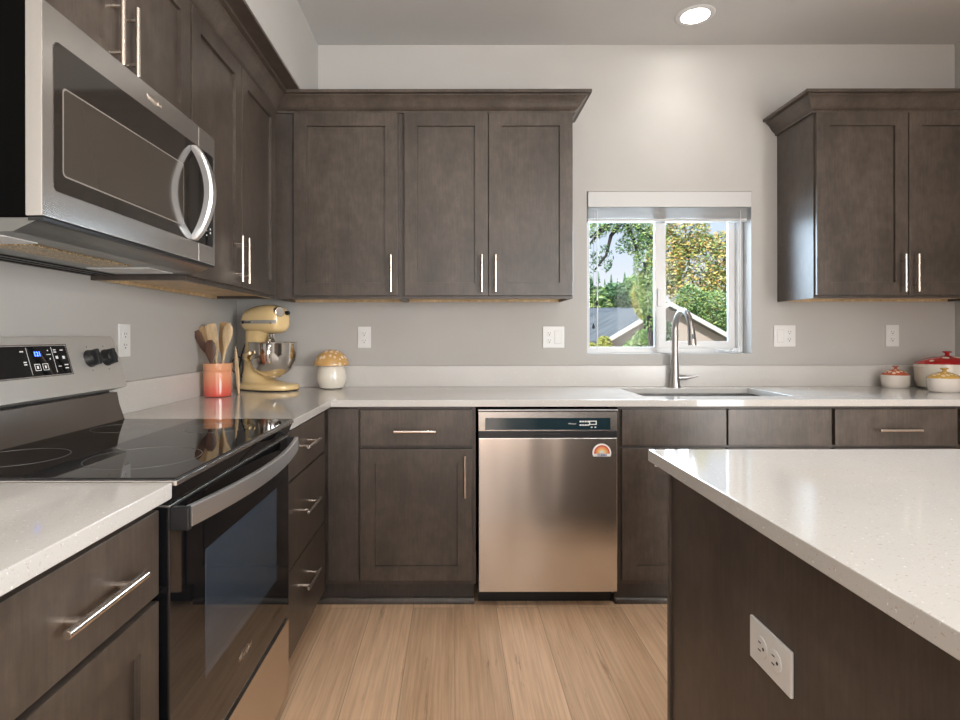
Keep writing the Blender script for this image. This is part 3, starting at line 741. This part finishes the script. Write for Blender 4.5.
# ------------------------------------------------------------------ island
isl = thing('kitchen_island', 'dark wood island with an overhanging pale quartz top, lower right', 'island', (.98, .1, 0))
MB().slab([.463, 1.56], [-1.30, 1.35], lambda i, j: True, CT0 + .002, CT, .003).build('island_top', M['quartz'], isl, world=True)
MB().box(.5035, 1.50, -1.25, 1.31, 0, CT0 + .002).build('island_body', M['wood_flat'], isl, world=True)
MB().box(.498, .510, 1.306, 1.322, 0, CT0 + .002, .002).build('corner_strip', M['wood'], isl, world=True)
MB().box(.510, 1.50, 1.31, 1.318, 0, CT0 + .002).build('end_panel', M['wood'], isl, world=True)
b = MB(); b.cyl((.478, 1.328, .8785), (.478, 1.328, .870), .006, 12); b.cyl((.489, 1.318, .8785), (.489, 1.318, .868), .006, 12)
b.build('corner_bumper', M['plate'], isl, world=True)

# ------------------------------------------------------------------ outlets
def outlet(label, xf, kinds, W_=None, group=None):
    """xf: face frame (x right, y up, z out). kinds: list of 'duplex'/'rocker' side by side"""
    n = len(kinds); wd = W_ or (.070 + .046 * (n - 1)); ht = .116
    t = bpy.data.objects.new('wall_outlet', None); COL.objects.link(t); t.matrix_world = xf; t.empty_display_size = .03
    tag(t, label, 'outlet', group)
    MB().box(-wd / 2, wd / 2, -ht / 2, ht / 2, 0, .0055, .002).build('cover_plate', M['plate'], t)
    for i, k in enumerate(kinds):
        cx = (i - (n - 1) / 2) * .046
        if k == 'rocker':
            MB().box(cx - .0165, cx + .0165, -.033, .033, .0045, .0075, .001).build('rocker_switch', M['plate'], t)
            MB().slab([cx - .018, cx - .0168, cx + .0168, cx + .018], [-.0345, -.0333, .0333, .0345], lambda i, j: not (i == 1 and j == 1), .0050, .0058, 0).build('switch_gap', M['grey_ring'], t)
        else:
            for s in (-1, 1):
                MB().lathe([(0, 0), (.0165, 0), (.0165, .0018), (.0155, .0024), (0, .0024)], (cx, s * .0195, .005), 24).build('socket', M['plate'], t)
                b = MB(); b.box(cx - .0075, cx - .0055, s * .0195, s * .0195 + .008, .0072, .0078); b.box(cx + .0055, cx + .0075, s * .0195, s * .0195 + .007, .0072, .0078)
                b.cyl((cx, s * .0195 - .007, .0072), (cx, s * .0195 - .007, .0078), .0028, 10)
                b.build('socket_slots', M['slot'], t)
    return t
fb = lambda x, z: frame((x, YB - .0003, z), (1, 0, 0), (0, 0, 1))
outlet('single outlet plate on the back wall above the mushroom jar', fb(-.487, 1.171), ['duplex'])
outlet('double plate with outlet and switch on the back wall left of the window', fb(.535, 1.171), ['duplex', 'rocker'])
outlet('double plate with switch and outlet on the back wall just right of the window', fb(1.784, 1.176), ['rocker', 'duplex'])
outlet('single outlet plate on the back wall above the orange-lidded dish', fb(2.365, 1.176), ['duplex'])
outlet('single outlet plate on the left wall between range and utensil crock', frame((XL + .0003, 2.0, 1.164), (0, 1, 0), (0, 0, 1)), ['duplex'])
outlet('sideways outlet plate on the side of the island', frame((.5032, .893, .673), (0, 0, 1), (0, 1, 0)), ['duplex'])

# ------------------------------------------------------------------ ceiling lamps
def can(x, y, label):
    t = thing('recessed_light', label, 'ceiling light', (x, y, ZC - .006), 0)
    MB().lathe([(.066, .001), (.070, -.001), (.088, .001), (.092, .004), (.092, .0058), (.066, .0058)], seg=48).build('trim_ring', M['white'], t)
    MB().lathe([(0, .0012), (.0655, .0012), (.0655, .0050), (0, .0050)], seg=48).build('lamp_lens', M['lamp'], t)
def beam(x, y, e):
    l = bpy.data.lights.new('lamp_beam', 'SPOT'); l.energy = e; l.spot_size = R(125); l.spot_blend = 1; l.shadow_soft_size = .06; l.color = (1, .965, .92)
    o = bpy.data.objects.new('lamp_beam', l); COL.objects.link(o); o.location = (x, y, ZC - .02)
for x_, y_ in ((-.12, .8), (1.18, .8), (2.2, .8), (-.12, -1.3), (1.18, -1.3), (2.2, -1.3)): beam(x_, y_, BEAM)
beam(1.184, 2.765, BEAM * .35)
can(1.184, 2.765, 'round recessed ceiling light above the sink window')
can(-.12, .8, 'round recessed ceiling light over the floor between range and island')
can(1.18, .8, 'round recessed ceiling light over the far half of the island')
can(2.2, .8, 'round recessed ceiling light near the right wall')
can(-.12, -1.3, 'round recessed ceiling light behind the viewer on the left')
can(1.18, -1.3, 'round recessed ceiling light over the near end of the island')
can(2.2, -1.3, 'round recessed ceiling light behind the viewer by the right wall')

# ------------------------------------------------------------------ things on the counter
CZ = CT + .0005
# crock
CX, CY = -1.072, 2.55
ck_ = thing('utensil_crock', 'orange-red glazed utensil crock on the counter by the left wall', 'crock', (CX, CY, CZ))
MB().lathe([(0, 0), (.052, 0), (.058, .004), (.0605, .02), (.061, .10), (.0615, .112), (.060, .114), (.0615, .117), (.060, .120), (.0615, .123), (.0625, .145), (.0625, .150), (.056, .150), (.055, .14), (.055, .012), (0, .010)], seg=48).build('crock_body', M['crock'], ck_)
def utensil(name, label, foot, top, head, m_, tilt=None):
    """flat wooden utensil: shaft from foot to top, head outline (half widths along its length) at the upper end, facing the viewer"""
    f, t_ = Vector(foot), Vector(top); d = (t_ - f); ln = d.length; d.normalize()
    u = d.cross(Vector((0, 1, 0))).normalized() * -1
    u = Vector((1, 0, 0)) - d * d.x; u.normalize(); n_ = d.cross(u)
    if tilt: u = (Matrix.Rotation(R(tilt), 3, d) @ u); n_ = d.cross(u)
    secs = []; prof = [(0, .0045, .0035), (.02, .005, .004), (head[0][0] - .01, .0055, .004)] + [(a_, w_, t2) for a_, w_, t2 in head]
    for s_, w_, th in prof:
        p = f + d * s_
        secs.append([p + u * (w_ * math.cos(2 * math.pi * k / 12)) + n_ * (th * math.sin(2 * math.pi * k / 12)) for k in range(12)])
    o = MB().loft(secs).build(name, m_, None)
    return tag(o, label, 'utensil')
G = 'wooden utensils standing in the orange crock'
B_ = (CX, CY, CZ + .016)
def pt(dx, dy, z): return (CX + dx, CY + dy, CZ + z)
utensil('wooden_spatula', 'dark narrow wooden spatula leaning left in the crock', pt(.03, .0, .02), pt(-.10, .0, .30), [(.20, .008, .003), (.23, .016, .003), (.285, .018, .003), (.305, .012, .002)], M['brown_wood'])
utensil('wooden_fork', 'tan wooden fork at the far left of the crock', pt(.02, .025, .015), pt(-.085, .03, .31), [(.20, .008, .003), (.24, .017, .003), (.31, .018, .003), (.32, .010, .002)], M['tan_wood'])
utensil('wooden_turner', 'pale wide wooden turner at the back left of the crock', pt(.01, .015, .015), pt(-.040, .022, .31), [(.17, .010, .003), (.21, .024, .003), (.31, .026, .003), (.318, .020, .002)], M['pale_wood'])
utensil('wooden_spoon', 'dark brown wooden spoon low at the front of the crock', pt(-.005, -.035, .015), pt(-.018, -.04, .25), [(.15, .009, .004), (.175, .021, .006), (.20, .026, .007), (.225, .022, .006), (.24, .010, .003)], M['brown_wood'])
utensil('wooden_spatula', 'tan wooden spatula with ragged top in the middle of the crock', pt(0, .03, .015), pt(.018, .035, .325), [(.17, .009, .003), (.21, .022, .003), (.315, .024, .003), (.322, .014, .002)], M['tan_wood'])
utensil('wooden_spoon', 'pale round-headed wooden spoon at the right of the crock', pt(.006, -.012, .015), pt(.052, -.008, .315), [(.21, .009, .004), (.24, .019, .006), (.275, .024, .007), (.30, .020, .006), (.318, .008, .003)], M['pale_wood'])
utensil('wooden_spurtle', 'pale pointed wooden paddle leaning outside the crock on its right', (CX + .064, CY + .080, CZ + .002), (CX + .040, CY + .10, CZ + .232), [(.03, .007, .003), (.10, .010, .003), (.17, .008, .003), (.205, .005, .002), (.226, .0015, .001)], M['pale_wood'])

# stand mixer
mx_ = thing('stand_mixer', 'pale yellow stand mixer with steel bowl in the corner', 'mixer', (-.945, 2.862, CZ), R(-24))
E = M['cream_enamel']
def ell(cx, cy, rx, ry, z, n=28, p=2.6):
    out = []
    for k in range(n):
        a_ = 2 * math.pi * k / n; c_, s_ = math.cos(a_), math.sin(a_)
        out.append((cx + rx * math.copysign(abs(c_) ** (2 / p), c_), cy + ry * math.copysign(abs(s_) ** (2 / p), s_), z))
    return out
MB().loft([ell(0, 0, .157, .093, .0), ell(0, 0, .158, .094, .004)]).build('base_pad', M['black'], mx_)
MB().loft([ell(0, 0, .160, .096, .004), ell(0, 0, .164, .100, .010), ell(0, 0, .164, .100, .024), ell(0, 0, .160, .096, .031), ell(-.02, 0, .13, .078, .036), ell(-.06, 0, .085, .066, .048), ell(-.085, 0, .062, .058, .075), ell(-.09, 0, .050, .050, .12), ell(-.09, 0, .045, .046, .18), ell(-.085, 0, .048, .046, .235), ell(-.07, 0, .065, .048, .275), ell(-.05, 0, .085, .052, .300)]).build('pedestal', E, mx_, ang=60)
# head: sections along x
hs = []
for xx, ry, z0, z1 in ((-.150, .022, .325, .360), (-.144, .042, .306, .385), (-.12, .056, .294, .410), (-.07, .064, .288, .424), (-.01, .067, .284, .432), (.04, .066, .284, .430), (.075, .061, .288, .420), (.092, .052, .300, .408), (.099, .034, .320, .392)):
    zc, rz_ = (z0 + z1) / 2, (z1 - z0) / 2
    sec = []
    for k in range(28):
        a_ = 2 * math.pi * k / 28; c_, s_ = math.cos(a_), math.sin(a_)
        sec.append((xx, ry * math.copysign(abs(c_) ** .75, c_), zc + rz_ * math.copysign(abs(s_) ** .75, s_)))
    hs.append(sec)
hdm = MB().loft(hs).build('motor_head', E, mx_, ang=60)
bs = []
for xx, ry in ((-.146, .043), (-.12, .0578), (-.07, .0658), (-.01, .0688), (.04, .0678), (.075, .0628), (.093, .0530)):
    sec = [(xx, -ry * 1.0, .334), (xx, -ry * 1.006, .352), (xx, ry * 1.006, .352), (xx, ry, .334)]
    bs.append(sec)
MB().loft(bs).build('trim_band', M['chrome'], hdm)
text('KitchenAid', .0125, frame((-.085, -.0684, .343), (1, 0, 0), (0, 0, 1)), M['slot'], hdm, 'lettering', world=False, bold=.0003)
MB().lathe([(0, 0), (.008, 0), (.008, .0015), (0, .0015)], (0, 0, 0), 16, xf=frame((-.115, -.0605, .343), (1, 0, 0), (0, 0, 1))).build('emblem', M['slot'], hdm)
MB().cyl((.060, -.018, .392), (.110, -.040, .392), .025, 28, bev=.003).build('hub_cap', M['chrome'], hdm)
MB().lathe([(0, 0), (.010, 0), (.012, .008), (.010, .018), (0, .020)], (0, 0, 0), 16, xf=frame((.102, .012, .388), (0, 1, 0), (0, 0, 1))).build('hub_knob', M['black'], hdm)
MB().cyl((.02, 0, .29), (.02, 0, .235), .020, 20, r2=.014).build('beater_shaft', M['chrome'], mx_)
b = MB(); b.lathe([(0, .066), (.040, .066), (.042, .072), (.066, .082), (.094, .108), (.110, .145), (.116, .19), (.118, .236), (.122, .241), (.121, .243), (.116, .241), (.113, .19), (.106, .147), (.09, .112), (.05, .08), (0, .075)], (.030, 0, 0), 48)
bw = b.build('mixing_bowl', M['chrome'], mx_)
ca, sa = math.cos(R(-58)), math.sin(R(-58))
MB().tube([(.030 + ca * q, sa * q, z) for q, z in ((.118, .222), (.136, .220), (.142, .190), (.134, .150), (.112, .142))], [.005, .006, .007, .006, .005], 12, 1.8).build('bowl_handle', M['chrome'], bw)
for s in (-1, 1):
    MB().tube([(-.09, s * .045, .15), (-.06, s * .10, .165), (-.03, s * .122, .185), (.0, s * .128, .19)], [.012, .010, .009, .008], 12).build('bowl_arm', E, mx_)
MB().lathe([(0, 0), (.011, 0), (.013, .012), (.010, .024), (0, .026)], (0, 0, 0), 18, xf=frame((-.095, -.046, .175), (1, 0, 0), (0, 0, 1))).build('speed_knob', E, mx_)
pts = [(-.135, -.02, .235), (-.150, -.03, .18), (-.165, -.03, .12), (-.19, -.03, .085), (-.215, -.03, .10), (-.215, -.03, .14), (-.18, -.03, .165), (-.15, -.03, .15), (-.145, -.03, .10), (-.155, -.03, .065), (-.14, -.02, .06)]
pp = []
for i in range(len(pts) - 1):
    p0, p1, p2, p3 = [Vector(pts[max(0, min(len(pts) - 1, j))]) for j in (i - 1, i, i + 1, i + 2)]
    for k in range(6):
        t_ = k / 6; pp.append(.5 * ((2 * p1) + (p2 - p0) * t_ + (2 * p0 - 5 * p1 + 4 * p2 - p3) * t_ ** 2 + (3 * p1 - p0 - 3 * p2 + p3) * t_ ** 3))
MB().tube(pp, .0032, 8).build('power_cord', M['black'], mx_)

# mushroom jar
mj = thing('mushroom_jar', 'mushroom-shaped ceramic jar with spotted amber cap beside the mixer', 'jar', (-.640, 2.93, CZ))
MB().lathe([(0, 0), (.048, 0), (.062, .006), (.074, .030), (.077, .060), (.073, .095), (.066, .118), (.066, .125), (0, .125)], seg=44).build('jar_body', M['cream_glaze'], mj)
MB().lathe([(.060, .122), (.082, .118), (.090, .122), (.091, .130), (.085, .150), (.069, .174), (.045, .192), (.018, .201), (0, .203)], seg=44).build('cap_lid', M['amber_dots'], mj)

# covered dishes
def casserole(label, x, y, rx, sy, hb, hl_, body_m, lid_m, knob_m, ears):
    t = thing('covered_dish', label, 'casserole dish', (x, y, CZ))
    MB().lathe([(0, 0), (rx * .80, 0), (rx * .90, hb * .08), (rx * .97, hb * .35), (rx, hb * .9), (rx * 1.03, hb), (rx * .96, hb), (rx * .90, hb * .3), (0, hb * .12)], seg=56, sy=sy).build('dish_body', body_m, t)
    b_ = MB()
    for s in (-1, 1):
        n = 9; pts_ = [(s * (rx * .96 + ears * math.sin(math.pi * k / (n - 1))), rx * sy * .55 * (k / (n - 1) - .5) * 1.2, hb * .90) for k in range(n)]
        b_.tube(pts_, ears * .30, 8, 1.0)
    b_.build('side_handles', body_m, t)
    l_ = MB().lathe([(rx * .99, hb), (rx * .99, hb + hl_ * .06), (rx * .90, hb + hl_ * .28), (rx * .68, hb + hl_ * .58), (rx * .40, hb + hl_ * .82), (rx * .15, hb + hl_ * .94), (0, hb + hl_ * .96)], seg=56, sy=sy).build('lid', lid_m, t)
    k = rx * .10 if rx > .1 else rx * .17; z = hb + hl_ * .9
    MB().lathe([(k * .9, z), (k * .55, z + k * .5), (k * .7, z + k * .95), (k * 1.25, z + k * 1.15), (k * 1.35, z + k * 1.45), (k * .9, z + k * 1.65), (0, z + k * 1.6)], seg=24).build('lid_knob', knob_m, l_)
    return t
casserole('small cream covered dish with spotted orange lid, on the counter beneath a wall outlet', 2.302, 2.94, .064, .95, .066, .032, M['white_glaze'], M['orange_dots'], M['orange_glaze'], .009)
casserole('large cream casserole with spotted red lid, by the right wall', 2.537, 2.90, .150, .74, .125, .046, M['cream_glaze'], M['red_dots'], M['red_glaze'], .012)
casserole('small cream covered dish with spotted yellow lid, before the large red-lidded casserole', 2.362, 2.715, .074, .80, .066, .032, M['white_glaze'], M['yellow_dots'], M['yellow_glaze'], .009)

# ------------------------------------------------------------------ outside
def at(px, py, Y): return Vector(((px - 454.5) * Y / F, Y, H - (py - 336) * Y / F))
# ground: falls away behind the house, then rises to a far hill
b = bmesh.new()
prof = [(YB + .2, -.3), (6, -1.8), (20, -3), (60, -1.5), (110, 4.0), (150, 9.3), (200, 13.5), (320, 12)]
rows = []
for y, z in prof: rows.append([b.verts.new((x_, y, z + (0 if y < 50 else 1.2 * math.sin(x_ * .045)))) for x_ in range(-120, 321, 20)])
for a_, d_ in zip(rows, rows[1:]):
    for k in range(len(a_) - 1): b.faces.new((a_[k], a_[k + 1], d_[k + 1], d_[k]))
mb = MB(); mb._join(b); struct('ground', mb, M['grass'], 'grassy hillside beyond the window')

def gable(label, apexp, eaveR, eaveL, Y, depth, zb):
    A, Rr, Ll = at(*apexp, Y), at(*eaveR, Y), at(*eaveL, Y)
    t = thing('house', label, 'house', ((Rr.x + Ll.x) / 2, Y, zb))
    MB().prism([(Ll.x + .25, zb), (Rr.x - .25, zb), (Rr.x - .25, Rr.z + .05), (A.x, A.z - .12), (Ll.x + .25, Ll.z + .05)], lambda p: (p[0], Y + .25, p[1]), lambda p: (p[0], Y + depth, p[1])).build('house_wall', M['siding'], t, world=True)
    b_ = MB()
    th = .10
    b_.prism([(Ll.x, Ll.z), (A.x, A.z), (Rr.x, Rr.z), (Rr.x, Rr.z - th), (A.x, A.z - th), (Ll.x, Ll.z - th)], lambda p: (p[0], Y + .02, p[1] - .01), lambda p: (p[0], Y + depth + .2, p[1] - .01))
    b_.build('roof', M['shingle'], t, world=True)
    b_ = MB(); th = .115
    b_.prism([(Ll.x, Ll.z), (A.x, A.z), (Rr.x, Rr.z), (Rr.x, Rr.z - th), (A.x, A.z - th), (Ll.x, Ll.z - th)], lambda p: (p[0], Y - .03, p[1] + .01), lambda p: (p[0], Y + .02, p[1] + .01))
    b_.build('fascia_board', M['fascia'], t, world=True)
gable('beige house gable with white roof edge outside the right window pane', (670, 302), (760, 352), (604, 341), 14, 7, -3)
# farther house with long grey roof
t = thing('house', 'farther house with a long grey shingle roof seen through the left pane', 'house', (3.9, 26, -3))
MB().prism([(0, 0), (7.0, 3.0), (14.0, 0)], lambda p: (-3, 22.0 + p[0], at(0, 342, 22.0).z + p[1] * .56), lambda p: (9.4, 22.0 + p[0], at(0, 342, 22.0).z + p[1] * .56)).build('roof', M['shingle'], t, world=True)
MB().box(-2.6, 9.0, 22.5, 35.5, -3, at(0, 342, 22.0).z + .1).build('house_wall', M['siding'], t, world=True)

def leaves(n, blobs, size, seed, m_, name, parent):
    rnd = random.Random(seed); vs, fs = [], []
    tot = sum(b_[3] ** 1 * b_[4] for b_ in blobs)
    for (cx, cy, cz_, rx, rz_) in blobs:
        for _ in range(int(n * rx * rz_ / sum(q[3] * q[4] for q in blobs))):
            while True:
                d = Vector((rnd.uniform(-1, 1), rnd.uniform(-1, 1), rnd.uniform(-1, 1)))
                if d.length < 1: break
            if d.length > 0: d = d.normalized() * (d.length ** .6)
            c_ = Vector((cx + d.x * rx, cy + d.y * rx * .8, cz_ + d.z * rz_))
            u = Vector((rnd.gauss(0, 1), rnd.gauss(0, 1), rnd.gauss(0, 1))).normalized(); v = u.orthogonal().normalized()
            s = size * rnd.uniform(.6, 1.3); k = len(vs)
            vs += [c_ - u * s, c_ + v * s * .5, c_ + u * s, c_ - v * s * .5]; fs.append((k, k + 1, k + 2, k + 3))
    me = bpy.data.meshes.new(name); me.from_pydata([tuple(q) for q in vs], [], fs); me.materials.append(m_)
    o = bpy.data.objects.new(name, me); COL.objects.link(o); o.parent = parent
    if parent: me.transform(Matrix.Translation(-parent.location))
    return o
def tree(label, base, blobs, n, size, seed, m_, branches, name='leafy_tree', tr=.12):
    t = thing(name, label, 'tree', base)
    leaves(n, blobs, size, seed, m_, 'foliage', t)
    top = Vector(blobs[0][:3])
    MB().tube([base, (Vector(base) + top) / 2 + Vector((.1, 0, 0)), top], [tr, tr * .7, tr * .3], 10).build('trunk', M['bark'], t, world=True)
    for br_ in branches:
        MB().tube(br_, [.05 * tr / .12 * (1 - .7 * i / (len(br_) - 1)) for i in range(len(br_))], 7).build('branch', M['bark'], t, world=True)
    return t
def blob(px, py, Y, r, rz_=None):
    p = at(px, py, Y); return (p.x, p.y, p.z, r * Y / F, (rz_ or r) * Y / F)
# big autumn tree behind the gable
Y = 24
tree('large tree with green and orange leaves behind the beige gable', tuple(at(712, 336, Y).xy) + (-3,), [
    blob(700, 278, Y, 34, 46), blob(665, 262, Y, 20, 34), blob(725, 300, Y, 26, 40), blob(690, 235, Y, 20, 24), blob(722, 245, Y, 14, 14), blob(660, 225, Y, 14, 16), blob(745, 320, Y, 24, 34)],
    17000, .085, 3, M['leaf_autumn'], [[at(700, 320, Y), at(690, 270, Y), at(684, 222, Y)], [at(700, 310, Y), at(720, 270, Y), at(735, 240, Y)]])
tree('dark green tree low behind the roof on the right', tuple(at(735, 336, 22).xy) + (-3,), [blob(712, 312, 22, 24, 22), blob(740, 325, 22, 22, 25), blob(690, 300, 22, 14, 16)], 7000, .06, 5, M['leaf_green'], [])
# near tree whose branches hang in from the upper left
Y = 6.5
nt_ = tree('nearer tree with sparse green leaves in the left pane', tuple(at(655, 336, Y).xy) + (-2,), [
    blob(645, 262, Y, 12, 52), blob(636, 238, Y, 13, 20), blob(652, 300, Y, 12, 34), blob(620, 226, Y, 20, 7), blob(598, 230, Y, 12, 9)],
    3800, .021, 8, M['leaf_green'], [
    [at(652, 240, Y), at(630, 222, Y), at(606, 224, Y), at(590, 238, Y)],
    [at(622, 222, Y), at(611, 236, Y), at(606, 256, Y), at(595, 270, Y)],
    [at(608, 226, Y), at(597, 236, Y), at(588, 246, Y)],
    [at(626, 224, Y), at(634, 240, Y), at(640, 262, Y)]], tr=.07)
leaves(420, [blob(590, 244, Y, 6, 5), blob(592, 262, Y, 6, 12), blob(606, 258, Y, 8, 14), blob(612, 222, Y, 24, 5), blob(622, 246, Y, 8, 8)], .024, 12, M['leaf_dark'], 'foliage', nt_)
tree('yellow-green shrub tree beside the window mullion', tuple(at(648, 340, 8).xy) + (-2,), [blob(643, 296, 8, 11, 24), blob(650, 285, 8, 8, 26)], 2600, .024, 21, M['leaf_yellow'], [], 'shrub_tree', .05)
tree('green bush below the gable between the two panes', tuple(at(650, 345, 7).xy) + (-2,), [blob(648, 342, 7, 16, 14), blob(668, 336, 7, 10, 14), blob(632, 348, 7, 9, 8)], 2600, .022, 23, M['leaf_green'], [], 'garden_bush', .04)
tree('yellow-green bush low at the left corner of the window', tuple(at(603, 350, 7).xy) + (-2,), [blob(604, 346, 7, 8, 10), blob(590, 348, 7, 6, 6)], 1000, .022, 25, M['leaf_yellow'], [], 'garden_bush', .04)
# hedge of trees beyond the grey roof
for i, (px, py, r, rz_, mm, lb) in enumerate([(598, 300, 14, 12, 'leaf_green', 'bright green round tree beyond the grey roof, leftmost'), (616, 296, 14, 13, 'leaf_dark', 'dark green round tree beyond the grey roof, middle'), (634, 292, 14, 16, 'leaf_green', 'green round tree beyond the grey roof, nearest the mullion'), (583, 290, 9, 20, 'leaf_dark', 'dark upright tree at the left edge of the window')]):
    Y = 45
    tree(lb, tuple(at(px, 336, Y).xy) + (-3,), [blob(px, py, Y, r, rz_), blob(px + 5, py + 5, Y, r * .8, rz_ * .7)], 1600, .26, 31 + i, M[mm], [], 'round_tree', .3)
for i in range(12):
    px = 588 + i * 5.6; Y = 150; p = at(px, 284 - (i % 3), Y); h_ = (1.2 + (i * 37 % 5) * .5); p.x += (i * 29 % 7 - 3) * .22
    t = thing('conifer', 'small dark conifer on the far hill in the left pane', 'tree', (p.x, Y, p.z - .6), group='conifers on the far hill')
    b = MB()
    for k in range(4): b.cyl((0, 0, .3 + k * h_ * .22), (0, 0, .3 + k * h_ * .22 + h_ * .34), h_ * (.20 - .038 * k), 9, r2=.02)
    b.build('foliage', M['leaf_dark'], t); MB().cyl((0, 0, -.8), (0, 0, .5), .12, 6).build('trunk', M['bark'], t)

GR = {'base_cabinet': 'base cabinets under the counters', 'wall_cabinet': 'wall cabinets', 'recessed_light': 'recessed ceiling lights', 'wall_outlet': 'white outlet plates',
      'covered_dish': 'mushroom-spotted covered dishes', 'wooden_spatula': G, 'wooden_fork': G, 'wooden_turner': G, 'wooden_spoon': G, 'round_tree': 'round trees beyond the grey roof',
      'house': 'houses outside the window', 'garden_bush': 'bushes outside the window', 'countertop': 'quartz countertops'}
for o in list(COL.objects):
    k = o.name.split('.')[0]
    if o.parent is None and k in GR: o['group'] = GR[k]
